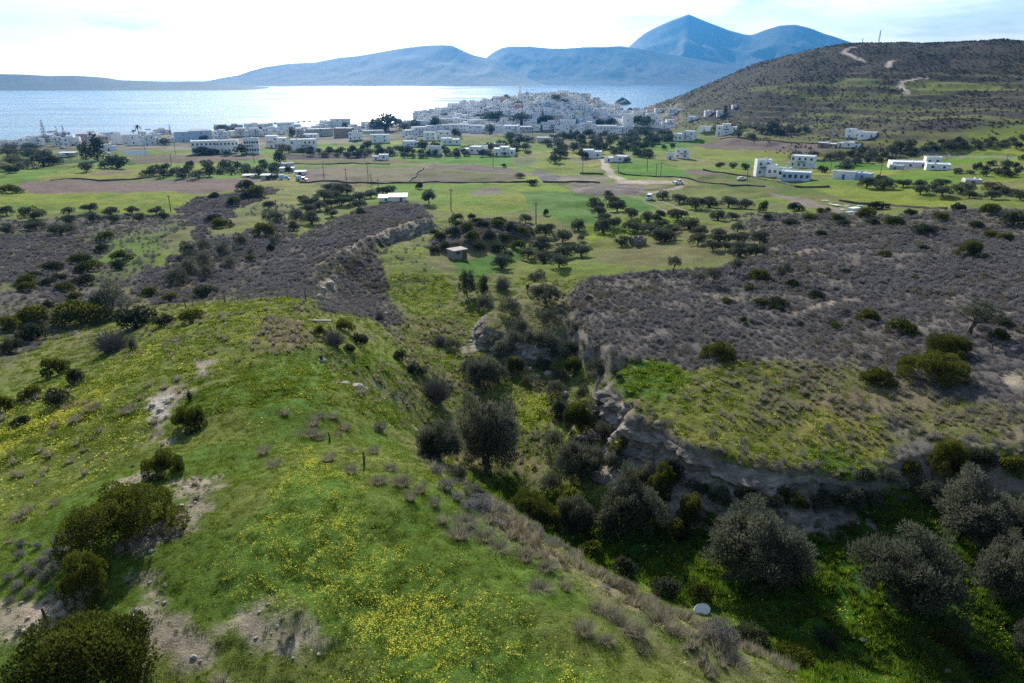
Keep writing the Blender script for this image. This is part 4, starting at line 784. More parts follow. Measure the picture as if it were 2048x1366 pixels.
# ------------------------------------------------------------------ labels: what a thing is, and where among the landmarks it stands
LM = [('the concrete hut', 920, 505), ('the walking person', 1055, 588), ('the rock spur', 975, 660), ('the drooping dead tree', 945, 575), ('the ruined stone hut', 1275, 485), ('the white van on the track', 1298, 398), ('the pale dirt lot', 1275, 364),
      ('the white shed on the ridge', 785, 398), ('the lone round tree', 858, 400), ('the ridge tip', 640, 560), ('the yellow meadow', 200, 400), ('the long brown ploughed field', 300, 374), ('the orchard rows by the meadow', 230, 432), ('the fence on the grassy hill', 450, 605),
      ('the bare thicket', 226, 690), ('the spiky rosette', 380, 790), ('the pale rock outcrop', 320, 825), ('the biggest dark dome shrub', 248, 1020), ('the bottom corner shrub', 190, 1340), ('the weathered hill post', 92, 1230), ('the yellow flower patch', 700, 1150), ('the white tub', 1398, 1213),
      ('the pale cliff', 1330, 920), ('the cliff overhang', 1600, 980), ('the sunlit green ravine patch', 1660, 1090), ('the bright grass on the plateau', 1290, 765), ('the big green plateau shrub', 1862, 735), ('the leaning plateau tree', 1939, 640), ('the olive grove', 1400, 480), ('the rubbish heap', 1680, 415),
      ('the blue trimmed house', 1590, 352), ('the long low villa', 1840, 332), ('the purple ploughed field', 1530, 292), ('the tall cube house', 1255, 250), ('the bell tower', 1040, 185), ('the long hotel', 440, 300), ('the tall araucaria', 93, 280), ('the palm', 281, 270), ('the solar panels', 270, 308),
      ('the farm sheds', 575, 350), ('the two big dark trees', 190, 315), ('the road on the hill', 1810, 175), ('the grey tilled plot', 1085, 352), ('the bright green field', 920, 322), ('the grove below the town', 1180, 295), ('the striped field', 1055, 325), ('the stump on the pale rock', 643, 720), ('the ravine twin trees', 930, 850),
      ('the low islet', 1245, 205), ('the hillside villa', 1720, 270), ('the white hotel by the road', 1367, 272), ('the pink arches', 208, 282)]
ORD = ['', 'second', 'third', 'fourth', 'fifth', 'sixth', 'seventh', 'eighth', 'ninth', 'tenth', 'eleventh', 'twelfth', 'thirteenth', 'fourteenth', 'fifteenth', 'sixteenth', 'seventeenth', 'eighteenth', 'nineteenth', 'twentieth'] + ['twenty-' + q for q in ('first', 'second', 'third', 'fourth', 'fifth', 'sixth', 'seventh', 'eighth', 'ninth')] + ['thirtieth'] + ['thirty-' + q for q in ('first', 'second', 'third', 'fourth', 'fifth', 'sixth', 'seventh', 'eighth', 'ninth')]
AUTO = []
def auto(o, kind, u, v, skip=None): AUTO.append((o, kind, u, v, skip))
def finish_labels():
    by = {}
    for o, kind, u, v, skip in AUTO:
        bst = min((l for l in LM if l[0] != skip), key=lambda l: math.hypot(l[1] - u, (l[2] - v) * 2.2))
        dx, dv = u - bst[1], (v - bst[2]) * 2.2
        rel = ('right of' if dx > 0 else 'left of') if abs(dx) > abs(dv) else ('in front of' if dv > 0 else 'beyond')
        by.setdefault((kind, rel, bst[0]), []).append((math.hypot(dx, dv), o))
    for (kind, rel, lm), lst in by.items():
        lst.sort(key=lambda q: q[0])
        for i, (_, o) in enumerate(lst):
            s = f'{kind} {rel} {lm}'
            if len(lst) > 1: s += ', nearest to it' if i == 0 else f', {ORD[min(i, 38)]} nearest'
            o['label'] = s

# ------------------------------------------------------------------ trees and shrubs, one by one
CNT = {}
def plant(kind, u, v, w, h=None, name='olive_tree', phrase='grey-green olive tree', group=None, cat='tree', label=None, i=None, sink=0.0, p=None, rel=None):
    if kind == 'olive' and h: h *= .92
    if kind == 'dome' and h: h *= .9
    """a tree whose foot shows at (u, v) and whose crown shows W photo pixels wide (and H tall)"""
    x, y, z = p or (at_town(u, v) if v < 266 else at(u, v)); k = depth(x, y, z) / F
    wm = w * k * {'dome': .86, 'olive': 1.12}.get(kind, 1); i = CNT.get(kind, 0) if i is None else i; CNT[kind] = i + 1
    cr, tr = TREES[kind][i % len(TREES[kind])]
    hz_ = wm if h is None else h * k / ZR.get(kind, .75) / math.cos(.25)
    hz_ = min(max(hz_, wm * .55), wm * 2.2) if kind not in ('araucaria', 'palm', 'conifer') else hz_
    sc_ = (wm, wm, hz_) if kind != 'tuft' else (wm * rnd.uniform(.7, 1.15), wm * rnd.uniform(.7, 1.15), hz_ * rnd.uniform(.6, 1.05)); rz = rnd.uniform(0, 6.28) if kind not in ('windswept',) else rnd.uniform(-.5, .3)
    if tr is None:
        o = link(name, cr, None, (x, y, z - sink), (0, 0, rz), sc_)
    else:
        o = link(name, None, None, (x, y, z - sink), (0, 0, rz), sc_); o.empty_display_size = .1
        link('crown', cr, o); link('trunk', tr, o)
    tag(o, label, cat, group)
    if not label: auto(o, phrase, u, v)
    return o
ZR = dict(farbush=.5, ravine=.80, olive=.76, far=.74, windswept=.82, dome=.48, bush=.52, greybush=.64, cushion=.5, bare=.42, araucaria=1, palm=1, conifer=1.0, drooping=.95, rosette=.5, tuft=.75)
def plants(kind, lst, **kw):
    for q in lst: plant(kind, *q, **kw)

# the ravine's big trees
RV = dict(name='tamarisk_tree', group='large feathery trees in the ravine')
for u, v, w, h, lab in [(976, 928, 150, 190, 'tallest dark feathery tree in the middle of the ravine'), (880, 922, 108, 118, 'narrower dark tree beside the tallest ravine tree'), (1160, 948, 118, 102, 'grey feathery tree below the pale cliff edge'),
        (1264, 1045, 160, 130, 'round grey tree on the ravine bank between cliff and dark shade'), (1512, 1142, 236, 165, 'broad grey double crowned tree alone on the green ravine floor'), (1822, 1205, 250, 205, 'largest sprawling grey tree near the ravine floor'), (1955, 1062, 205, 140, 'tall grey tree behind the largest sprawling one'),
        (2020, 1195, 165, 160, 'grey tree cut by the picture edge beside the largest one'), (2075, 1080, 150, 130, 'grey tree mostly outside the picture behind the ravine trees'), (2080, 1330, 150, 130, 'pale grey-green tree low at the picture corner'), (1150, 1062, 90, 112, 'thin grey tree rising from the dark ravine shade'), (966, 770, 84, 84, 'dark tree behind the tallest ravine tree')]:
    plant('ravine', u, v, w, h, label=lab, cat='tree', **RV)
plant('bare', 872, 800, 92, 62, name='brown_thicket', label='brownish leafless thicket above the twin ravine trees', cat='shrub')
BG = dict(name='lentisk_shrub', cat='shrub', group='dense evergreen shrubs')
for u, v, w, h, lab, kd in [(246, 1072, 262, 118, 'biggest dark dome shrub on the grassy hill', 'dome'), (178, 1190, 124, 108, 'rounded dark shrub just below the biggest dome shrub', 'dome'), (185, 1400, 400, 175, 'huge mixed green shrub in the bottom corner', 'dome'), (383, 854, 84, 52, 'round dark shrub beside the pale rock outcrop', 'dome'),
        (328, 948, 92, 56, 'brownish low shrub between pale rock and the biggest dome', 'dome'), (1152, 865, 80, 68, 'bright green shrub at the foot of the pale cliff', 'dome'), (1060, 1042, 122, 70, 'bright green shrub in the bottom of the ravine', 'dome'), (1325, 985, 72, 80, 'dark green shrub under the cliff beside grey tree', 'dome'),
        (1892, 958, 100, 88, 'dark round shrub at the near plateau rim', 'dome'), (1378, 1035, 66, 62, 'dark leafy shrub beside the round grey ravine tree', 'dome'), (1862, 755, 152, 56, 'big green plateau shrub, the widest there', 'dome'), (1898, 708, 125, 40, 'yellow-green shrub at the foot of the leaning plateau tree', 'dome'),
        (1753, 768, 82, 38, 'olive green shrub next to the big plateau shrub', 'dome'), (1435, 716, 80, 36, 'brown-green shrub at the top of the bright grass patch', 'dome'), (1939, 514, 66, 34, 'dark spreading shrub alone on the far plateau', 'dome'), (1736, 640, 52, 26, 'small round green shrub in mid plateau', 'dome'), (1519, 560, 58, 24, 'bright green shrub under the umbrella tree', 'dome'),
        (1145, 746, 50, 36, 'dark shrub below the small olive on the cliff path', 'dome')]:
    plant(kd, u, v, w, h, label=lab, sink=.1, **BG)
SH = dict(name='shrub', cat='shrub', group='shrubs of the slopes')
plants('bush', [(212, 479, 36, 16), (205, 503, 38, 15), (241, 520, 46, 19), (239, 537, 36, 15), (160, 523, 52, 16), (106, 540, 48, 16), (178, 541, 62, 18), (72, 556, 36, 14), (55, 568, 46, 18), (98, 570, 36, 15), (55, 582, 42, 18), (164, 569, 52, 20), (132, 583, 44, 18), (120, 560, 34, 14), (150, 599, 40, 15), (97, 614, 30, 14),
      (165, 645, 110, 44), (272, 652, 95, 36), (68, 643, 72, 30), (65, 680, 72, 32), (20, 660, 50, 30), (25, 705, 50, 28), (113, 750, 62, 36), (155, 765, 38, 30), (64, 800, 50, 28), (116, 812, 58, 36), (14, 822, 44, 32), (40, 850, 40, 18), (300, 590, 42, 14), (330, 650, 50, 20), (385, 640, 60, 20)], phrase='dark green shrub', **SH)
plants('bush', [(489, 380, 38, 20), (513, 394, 48, 22), (492, 398, 34, 14), (468, 410, 34, 16), (427, 397, 28, 12), (444, 456, 48, 20), (427, 442, 36, 14), (530, 470, 54, 24), (543, 502, 22, 14), (502, 522, 24, 12), (410, 590, 60, 18), (340, 600, 40, 14)], phrase='dark valley bush', **SH)
plants('greybush', [(376, 510, 38, 30), (410, 503, 32, 26), (448, 510, 36, 28), (482, 494, 38, 30), (407, 532, 44, 30), (380, 546, 48, 34), (355, 568, 58, 36), (413, 552, 32, 22), (460, 533, 34, 24), (547, 446, 58, 28), (596, 446, 38, 26), (550, 487, 26, 20), (219, 625, 88, 62), (502, 508, 20, 12)], phrase='grey-green rounded shrub', **SH)
plant('bare', 226, 700, 96, 48, name='bare_thicket', label='leafless grey thicket on the slope by dark shrubs', cat='shrub')
plant('greybush', 268, 702, 24, 32, name='shrub', label='small upright green bush beside the leafless grey thicket', cat='shrub', group='shrubs of the slopes')
plant('rosette', 380, 802, 30, 24, name='spiky_plant', label='spiky rosette plant behind the round dark shrub', cat='plant')
plant('bare', 668, 690, 60, 40, name='dead_branches', label='tangled dead grey branches beside the fallen plank', cat='branches')
plants('cushion', [(143, 1075, 40), (118, 1085, 38), (128, 1108, 42), (100, 1112, 36), (84, 1128, 36), (110, 1140, 40), (66, 1150, 34), (88, 1160, 38), (50, 1140, 30), (40, 1112, 30), (36, 1175, 34), (60, 1190, 36), (146, 1175, 34), (18, 1160, 30), (42, 1090, 28), (20, 1205, 28), (75, 1095, 26), (150, 1140, 34)], name='scrub_cushion', phrase='grey scrub cushion', cat='shrub', group='grey cushions beside the dark dome shrubs')
plants('cushion', [(1118, 642, 28), (1137, 648, 26), (1143, 670, 26), (1190, 699, 30), (1224, 710, 32), (1245, 718, 30), (1275, 722, 38), (1224, 745, 30), (1197, 730, 26), (1128, 612, 22), (1122, 626, 22), (1165, 690, 26), (1210, 790, 30), (1188, 752, 24), (1206, 810, 26), (1170, 720, 24), (760, 860, 38), (1740, 652, 30), (1960, 660, 36), (1690, 625, 26), (1655, 640, 24),
      (960, 1020, 70), (893, 980, 52), (938, 1018, 46), (915, 1000, 40), (1000, 1030, 44), (872, 945, 34)], name='scrub_cushion', phrase='large grey cushion', cat='shrub', group='large grey cushions along the ravine rims')
plant('cushion', 1438, 1290, 92, 60, name='scrub_cushion', label='silvery grey cushion bush next to the white tub', cat='shrub')
# spur and gully
plants('greybush', [(1074, 566, 48, 28), (1022, 630, 58, 34), (971, 618, 48, 36), (1009, 712, 62, 42), (1094, 645, 46, 26), (1310, 560, 20, 12), (1108, 715, 34, 26), (1060, 690, 30, 30), (1120, 760, 40, 26), (846, 750, 34, 22), (1195, 745, 60, 28)], phrase='grey-green rocky gully bush', **SH)
plants('bush', [(830, 750, 40, 26), (690, 660, 40, 22), (720, 690, 46, 24), (640, 672, 30, 22), (1178, 600, 20, 9), (800, 720, 36, 20), (700, 705, 30, 18)], phrase='leafy gully bush', **SH)
plants('greybush', [(1045, 660, 34, 26), (1075, 690, 40, 28), (1030, 690, 44, 30), (990, 690, 36, 26), (1085, 740, 44, 30), (1110, 790, 46, 34), (1060, 770, 40, 26), (940, 745, 50, 34), (1000, 760, 44, 30), (1190, 830, 44, 34), (1205, 880, 50, 40), (1105, 900, 56, 44), (1230, 935, 60, 44), (1290, 960, 56, 40), (1100, 985, 60, 44), (1700, 1000, 60, 34), (1780, 965, 60, 34), (1850, 1000, 70, 44), (915, 960, 50, 40), (950, 1000, 60, 36), (905, 700, 40, 22), (1150, 660, 26, 20), (1165, 800, 40, 34)], phrase='grey-green gully bush', **SH)
plants('bush', [(1270, 975, 54, 38), (1345, 950, 50, 34), (1240, 905, 44, 34), (1180, 905, 50, 36), (1030, 740, 44, 28), (1120, 835, 46, 34), (1140, 1030, 70, 54), (1215, 1075, 70, 50), (1350, 1075, 60, 40), (1250, 1150, 60, 36), (1180, 1120, 60, 40), (1330, 1190, 70, 40), (1400, 1200, 60, 36), (1500, 1290, 90, 44), (1580, 1330, 90, 40), (1650, 1290, 60, 30), (1100, 1060, 60, 44), (1730, 960, 50, 22), (1820, 945, 50, 24), (1960, 930, 60, 34), (2020, 945, 60, 36), (1240, 760, 20, 12), (1900, 1290, 70, 30), (1960, 1340, 80, 34)], phrase='dark ravine shrub', **SH)
plants('bush', [(880, 480, 30, 16), (905, 470, 34, 16), (935, 462, 34, 16), (965, 456, 36, 16), (995, 455, 34, 16), (1022, 462, 34, 18), (1045, 468, 30, 16), (890, 498, 30, 16), (945, 480, 36, 18), (980, 478, 36, 18), (1010, 482, 32, 16), (870, 506, 26, 14), (960, 500, 30, 14), (1000, 503, 36, 16), (1035, 498, 36, 18), (915, 452, 26, 10), (955, 446, 30, 10), (1000, 444, 30, 10), (870, 470, 24, 12)], phrase='dark mound shrub', **SH)
plants('greybush', [(1440, 1000, 50, 26), (1540, 1012, 60, 30), (1640, 1018, 60, 30), (1390, 985, 46, 30), (1735, 1010, 60, 36)], phrase='grey-green bush at the cliff foot', **SH)
plants('bush', [(1490, 1004, 56, 26), (1590, 1012, 56, 26), (1690, 1012, 60, 30), (1565, 992, 40, 16), (1650, 996, 40, 16), (1500, 985, 34, 14)], phrase='dark bush at the cliff foot', **SH)
plants('bare', [(1005, 578, 42, 30), (880, 690, 44, 24), (760, 640, 30, 20), (1395, 1040, 40, 30)], name='bare_shrub', phrase='brown leafless shrub', cat='shrub', group='leafless shrubs')
OL = dict(name='olive_tree', cat='tree', group='olive trees of the valley')
plants('olive', [(1092, 606, 68, 42), (1094, 698, 54, 44), (1142, 712, 36, 40), (1017, 518, 24, 20), (1002, 536, 46, 32), (1162, 512, 46, 28), (1128, 516, 42, 26), (1087, 527, 46, 30), (1118, 534, 46, 28), (1056, 518, 36, 26), (1084, 500, 54, 30), (1125, 484, 42, 28), (1091, 474, 46, 30), (1156, 460, 32, 24), (1051, 445, 32, 20), (1162, 482, 18, 14),
      (1191, 419, 36, 26), (1197, 432, 34, 24), (1224, 409, 36, 20), (1217, 394, 22, 14), (1234, 423, 40, 26), (1262, 437, 32, 24), (1205, 466, 40, 34), (1227, 455, 32, 24), (1258, 461, 30, 22), (1294, 444, 32, 24), (1320, 437, 26, 20), (1344, 433, 24, 16), (1245, 492, 32, 22), (1210, 441, 26, 18), (1299, 470, 46, 26), (1327, 482, 56, 30), (1275, 464, 36, 22), (1320, 458, 32, 20),
      (1325, 399, 28, 20), (1358, 407, 36, 22), (1391, 418, 46, 26), (1420, 414, 40, 22), (1457, 415, 46, 26), (1490, 418, 36, 22), (1435, 440, 34, 22), (1464, 440, 30, 18), (1355, 440, 42, 24), (1377, 458, 52, 26), (1322, 484, 42, 28), (1395, 491, 44, 28), (1439, 484, 50, 28), (1475, 487, 42, 26), (1519, 486, 38, 26), (1480, 512, 52, 30), (1512, 512, 40, 28), (1475, 464, 30, 22), (1315, 443, 22, 16), (1400, 470, 34, 22), (1425, 500, 36, 22), (1345, 466, 30, 20), (1450, 500, 30, 20)], phrase='olive tree', **OL)
plants('olive', [(14, 430, 34, 20), (67, 440, 48, 30), (72, 460, 46, 24), (138, 430, 28, 18), (140, 446, 24, 18), (181, 424, 34, 20), (188, 445, 30, 22), (222, 430, 30, 18), (229, 446, 24, 20), (265, 427, 30, 16), (280, 442, 26, 18), (314, 429, 32, 18), (328, 440, 24, 18), (17, 468, 28, 24), (123, 470, 52, 26)], name='olive_tree', phrase='small olive tree', cat='tree', group='olive trees along the yellow meadow')
plants('olive', [(538, 418, 28, 18), (625, 447, 36, 28), (622, 412, 40, 20), (619, 427, 32, 20), (591, 436, 28, 20), (649, 400, 46, 24), (670, 388, 50, 22), (663, 433, 26, 20), (663, 413, 28, 18), (683, 410, 34, 18), (588, 460, 26, 20), (690, 382, 36, 18), (718, 418, 34, 20), (722, 430, 26, 16), (664, 396, 34, 18), (694, 390, 34, 18), (718, 400, 34, 18), (742, 396, 34, 18), (766, 388, 32, 16), (780, 386, 28, 16), (700, 408, 30, 18), (640, 420, 34, 20), (608, 405, 26, 16)], name='olive_tree', phrase='dark olive tree', cat='tree', group='olive trees below the ridge')
plant('olive', 858, 407, 34, 32, label='lone round tree on the green meadow behind the scrub ridge', **OL)
plants('bush', [(838, 378, 18, 14), (913, 441, 30, 14), (944, 439, 20, 12), (1092, 430, 14, 12), (500, 372, 20, 10), (24, 386, 44, 16), (27, 346, 30, 14)], phrase='dark field bush', **SH)
plant('drooping', 934, 592, 40, 54, name='dying_tree', label='drooping dark dying tree in the gully, taller of the pair', cat='tree'); plant('drooping', 966, 594, 34, 46, name='dying_tree', label='drooping dark dying tree, the thinner twin toward the rock spur', cat='tree')
WS = dict(name='windswept_tree', cat='tree', group='windswept trees on the plateau')
for u, v, w, h, lab in [(1346, 545, 34, 34, 'windswept tree at the far plateau rim, nearest the olive grove'), (1468, 549, 38, 30, 'windswept tree at the rim below the dense olives'), (1424, 571, 40, 38, 'windswept tree standing closest to a grey bush'), (1560, 566, 54, 38, 'umbrella shaped windswept tree over a bright green shrub'), (1395, 568, 40, 24, 'grey low tree touching a windswept tree'), (1940, 668, 112, 62, 'leaning windswept plateau tree, the largest there')]:
    plant('windswept', u, v, w, h, label=lab, **WS)
plants('bush', [(1585, 573, 28, 14), (1634, 597, 40, 16), (1804, 664, 64, 24), (1486, 645, 18, 12), (1453, 605, 26, 10), (1552, 612, 60, 14), (1520, 608, 40, 10), (2005, 652, 42, 18), (1998, 678, 42, 20), (1560, 620, 30, 10), (1670, 655, 26, 10), (1600, 650, 20, 8), (1500, 580, 30, 9), (1850, 500, 34, 10), (1770, 512, 30, 10), (1690, 545, 24, 8), (1830, 560, 22, 8)], phrase='low green plateau shrub', **SH)
plants('bush', [(1757, 417, 46, 14), (1786, 450, 46, 18), (1848, 468, 56, 20), (1731, 436, 46, 20), (1745, 449, 36, 14), (1676, 444, 32, 16), (1687, 451, 28, 12), (1656, 423, 14, 8), (1592, 421, 38, 16), (1526, 424, 22, 22), (1917, 423, 34, 16), (1979, 426, 44, 18), (2030, 450, 56, 26), (1983, 475, 40, 14), (1535, 440, 24, 12), (1620, 440, 34, 12), (1640, 470, 30, 10), (1880, 440, 40, 16), (1820, 430, 30, 12), (2010, 480, 40, 14), (1950, 455, 36, 14), (1640, 425, 20, 9), (1580, 450, 40, 12)], phrase='dark far shrub', **SH)
plants('olive', [(1733, 376, 40, 24), (1767, 379, 42, 26), (1806, 374, 32, 18), (1840, 388, 36, 20), (1838, 374, 30, 16), (1884, 392, 40, 22), (1881, 374, 34, 18), (1924, 386, 46, 20), (1938, 396, 34, 18), (1983, 399, 34, 20), (1987, 384, 44, 20), (2016, 391, 34, 18), (2040, 400, 40, 22), (1866, 380, 26, 16), (1760, 362, 26, 14)], name='olive_tree', phrase='round dark olive tree', cat='tree', group='olive row on the far side of the plateau')

# far trees, each on its own
FT = dict(name='far_tree', cat='tree')
def grove(poly, n, w0, w1, phrase, group, h=.75, sp=.55):
    P = [p[:2] for p in poly]; us = [p[0] for p in P]; vs = [p[1] for p in P]; got = []; tries = 0
    while len(got) < n and tries < n * 60:
        tries += 1; u = rnd.uniform(min(us), max(us)); v = rnd.uniform(min(vs), max(vs))
        if sdist(P, np.array([u]), np.array([v]))[0] < 0: continue
        w = rnd.uniform(w0, w1)
        if any(abs(u - a) < (w + c) * sp * .7 and abs(v - b) < (w + c) * sp * .22 for a, b, c in got): continue
        got.append((u, v, w))
    for i, (u, v, w) in enumerate(sorted(got)):
        if i % 5 < 2: plant('farbush', u, v, w * 1.25, w * .5, name='far_shrub', cat='shrub', phrase=phrase.replace('tree', 'shrub'), group=group.replace('trees', 'shrubs'))
        else: plant('far', u, v, w, w * h * rnd.uniform(.75, 1.15), phrase=phrase, group=group, **FT)
grove([(300, 344), (360, 338), (430, 334), (530, 330), (560, 338), (530, 354), (400, 357), (300, 358)], 27, 20, 30, 'orchard tree', 'orchard trees above the long ploughed field')
grove([(1090, 290), (1120, 272), (1190, 276), (1280, 272), (1345, 268), (1345, 284), (1300, 298), (1310, 318), (1240, 312), (1180, 310), (1130, 312), (1100, 300)], 84, 14, 25, 'dark grove tree', 'trees of the grove below the town', sp=.36)
grove([(560, 292), (640, 303), (720, 296), (850, 300), (990, 300), (1010, 282), (1060, 282), (1060, 308), (960, 315), (700, 318), (600, 312), (560, 306)], 72, 14, 28, 'dark garden tree', 'garden trees below the town')
grove([(1100, 345), (1240, 322), (1250, 312), (1200, 318), (1110, 300)], 0, 14, 24, 'x', 'x')
grove([(1660, 318), (1760, 300), (1830, 298), (1840, 312), (1760, 326), (1700, 336)], 22, 16, 28, 'dark roadside tree', 'trees between the villas')
grove([(1850, 290), (2048, 280), (2048, 300), (1850, 304)], 20, 14, 26, 'dark hillside tree', 'trees at the foot of the big hill')
grove([(1900, 345), (2048, 318), (2048, 352), (1960, 356)], 16, 16, 26, 'dark tree', 'trees near the long low villa')
grove([(1420, 262), (1560, 256), (1660, 262), (1660, 270), (1480, 276)], 16, 14, 24, 'dark tree', 'trees behind the purple ploughed field')
plants('greybush', [(20, 312, 50, 14), (66, 318, 60, 22), (30, 328, 56, 18), (95, 316, 40, 18), (110, 330, 40, 16), (50, 338, 50, 18), (12, 342, 44, 14), (60, 300, 40, 10), (20, 300, 40, 9)], name='coastal_shrub', phrase='grey-brown coastal shrub', cat='shrub', group='shrubs of the coastal slope')
for u, v, w, h in [(88, 334, 56, 26), (174, 343, 30, 18), (236, 336, 52, 26), (210, 336, 26, 14), (1165, 318, 26, 16), (1110, 326, 34, 18), (1120, 314, 36, 16), (1254, 326, 18, 12), (1344, 297, 13, 11), (1305, 296, 12, 11), (1328, 299, 12, 10), (1360, 310, 20, 10), (1440, 336, 22, 12), (1465, 337, 20, 12), (1490, 340, 22, 14), (1592, 318, 34, 16), (1625, 318, 34, 16), (1660, 320, 32, 14), (1645, 345, 26, 14), (1690, 342, 38, 12), (1795, 302, 36, 20), (1545, 262, 36, 20),
                   (560, 327, 30, 26), (550, 360, 28, 14), (578, 346, 20, 14), (404, 310, 38, 16), (426, 310, 28, 14), (484, 310, 30, 22), (455, 311, 22, 10), (600, 290, 22, 20), (912, 276, 24, 20), (980, 270, 22, 22), (1008, 335, 14, 8), (1040, 356, 24, 10), (1065, 370, 30, 12), (330, 290, 30, 14), (410, 284, 22, 14), (585, 276, 16, 22)]:
    plant('far', u, v, w, h, phrase='single dark tree' if w < 30 else 'broad dark tree', group='single trees among fields and houses', **FT)
for u, v, w, h in [(770, 262, 66, 34), (830, 258, 30, 18), (870, 262, 28, 28), (810, 262, 26, 16), (1014, 197, 20, 13), (1030, 198, 14, 9), (990, 205, 22, 9), (1112, 205, 22, 16), (1130, 208, 26, 10), (1040, 212, 24, 9), (1275, 252, 34, 22), (1295, 254, 34, 22), (1220, 252, 26, 16), (1200, 250, 24, 12), (1240, 222, 16, 10), (1260, 224, 16, 10), (985, 246, 60, 10), (1040, 246, 50, 10), (1090, 246, 40, 9), (1140, 223, 14, 7), (960, 238, 22, 10), (890, 236, 18, 8), (935, 250, 20, 10), (650, 262, 20, 8), (630, 260, 20, 9), (690, 256, 14, 12), (520, 262, 16, 8), (445, 262, 30, 9), (470, 264, 26, 8)]:
    plant('far', u, v, w, h, phrase='dark town tree', group='trees between the town houses', **FT)
for u, v, w, h, lab in [(93, 291, 24, 50, 'tall tiered araucaria over the coastal houses, the darkest'), (132, 288, 18, 38, 'tiered araucaria behind the coastal houses, beside a slim one'), (119, 288, 11, 36, 'slim pale araucaria behind the coastal houses'), (342, 272, 9, 26, 'slim araucaria rising alone above the shore')]:
    plant('araucaria', u, v, w, h, name='araucaria', label=lab, cat='tree', group='araucarias along the coast')
plant('palm', 282, 290, 40, 42, name='palm_tree', label='tall palm between two white cube houses at the shore', cat='palm'); plant('palm', 270, 280, 30, 22, name='palm_tree', label='short palm behind the white cube houses', cat='palm'); plant('palm', 1065, 276, 14, 22, name='palm_tree', label='palm in front of the grey town block', cat='palm'); plant('palm', 1082, 275, 14, 20, name='palm_tree', label='palm below the long white town terrace', cat='palm')
for u, v, w, h, lab in [(172, 318, 50, 34, 'dark gum tree beside the taller gum by the parked cars'), (196, 322, 56, 50, 'tallest dark gum tree near the parked cars'), (1450, 230, 14, 20, 'dark cypress by the small houses under the big hill')]:
    plant('conifer', u, v, w, h, name='gum_tree', label=lab, cat='tree')
# dry tussocks, the ones large enough to tell apart
plants('tuft', [(569, 830, 30), (628, 850, 32), (667, 836, 28), (620, 872, 36), (677, 872, 28), (527, 908, 34), (548, 934, 38), (258, 824, 30), (155, 843, 34), (186, 820, 36), (657, 922, 30), (1167, 1266, 56), (1213, 1285, 48), (1219, 1232, 44), (1275, 1272, 44), (1317, 1250, 66), (1281, 1304, 40), (919, 1076, 50), (970, 1078, 44), (934, 1046, 42), (1007, 1052, 48), (702, 945, 40), (805, 970, 40), (758, 966, 34), (748, 905, 34), (1050, 1120, 46), (1090, 1140, 44), (1000, 1100, 40), (1130, 1180, 44), (870, 1010, 36), (840, 985, 34),
      (1240, 1255, 46), (1350, 1270, 50), (1190, 1220, 40), (690, 860, 26), (640, 880, 26), (700, 905, 26), (640, 835, 26), (780, 940, 28), (1080, 1180, 40), (885, 1045, 36), (1470, 1330, 50), (820, 1000, 30), (40, 1040, 24), (20, 1085, 26), (110, 1010, 22)], name='dry_tussock', phrase='dry grass tussock', cat='grass tussock', group='dry tussocks on the hill edge')
# ------------------------------------------------------------------ houses
M_WHITE = mat('white_plaster', (.82, .82, .82), .85, .06, .6); M_WARM = mat('cream_plaster', (.62, .58, .50), .85, .08, .6); M_GREYP = mat('grey_plaster', (.46, .45, .43), .9, .12, .6); M_BROWNP = mat('brown_plaster', (.30, .24, .19), .9, .15, .6); M_PINK = mat('pink_plaster', (.62, .45, .38), .85, .08, .6); M_BLUEP = mat('blue_plaster_and_tub_shade', (.45, .58, .74), .85, .06, .6)
M_ROOF = mat('roof_screed', (.66, .65, .62), .9, .12, .8); M_GLASS = mat('window_glass', (.035, .045, .06), .15, spec=.5); M_SHUT = mat('blue_shutter', (.07, .16, .34), .6); M_WOOD = mat('door_wood', (.13, .08, .05), .7, .2, 3); M_CONC = mat('weathered_concrete', (.27, .255, .235), .95, .25, 1.2, .4, 8); M_METAL = mat('grey_metal', (.32, .33, .34), .5, metal=.6); M_SHEET = mat('pale_green_sheet', (.42, .62, .56), .5, .06, 2); M_TILE = mat('red_tile', (.36, .15, .09), .85, .2, 2); M_RUBBER = mat('black_rubber', (.02, .02, .02), .8); M_CARW = mat('white_car_paint', (.78, .78, .78), .3, spec=.5); M_POLE = mat('pole_wood', (.10, .085, .07), .9, .3, 3); M_WALL = mat('dark_wall_stone', (.10, .095, .075), .95, .3, 2, .6, 9); M_STONE = mat('field_stone', (.24, .215, .18), .95, .3, 2, .6, 9); M_PALES = mat('pale_stone', (.36, .325, .275), .95, .2, 2, .6, 7)
WIN = MB().box(-.5, .5, -.06, .06, 0, 1).mesh('window', M_GLASS); WINB = MB().box(-.5, .5, -.06, .06, 0, 1).mesh('window', M_SHUT); FRM = MB().box(-.58, .58, -.05, .05, -.06, 1.06).mesh('frame', M_WHITE); DOOR = MB().box(-.5, .5, -.07, .07, 0, 1).mesh('door', M_WOOD); DOORB = MB().box(-.5, .5, -.07, .07, 0, 1).mesh('door', M_SHUT)
TANK = MB().lathe([(.5, 0), (.5, 1.0), (.3, 1.15)], 10).mesh('water_tank', M_METAL)
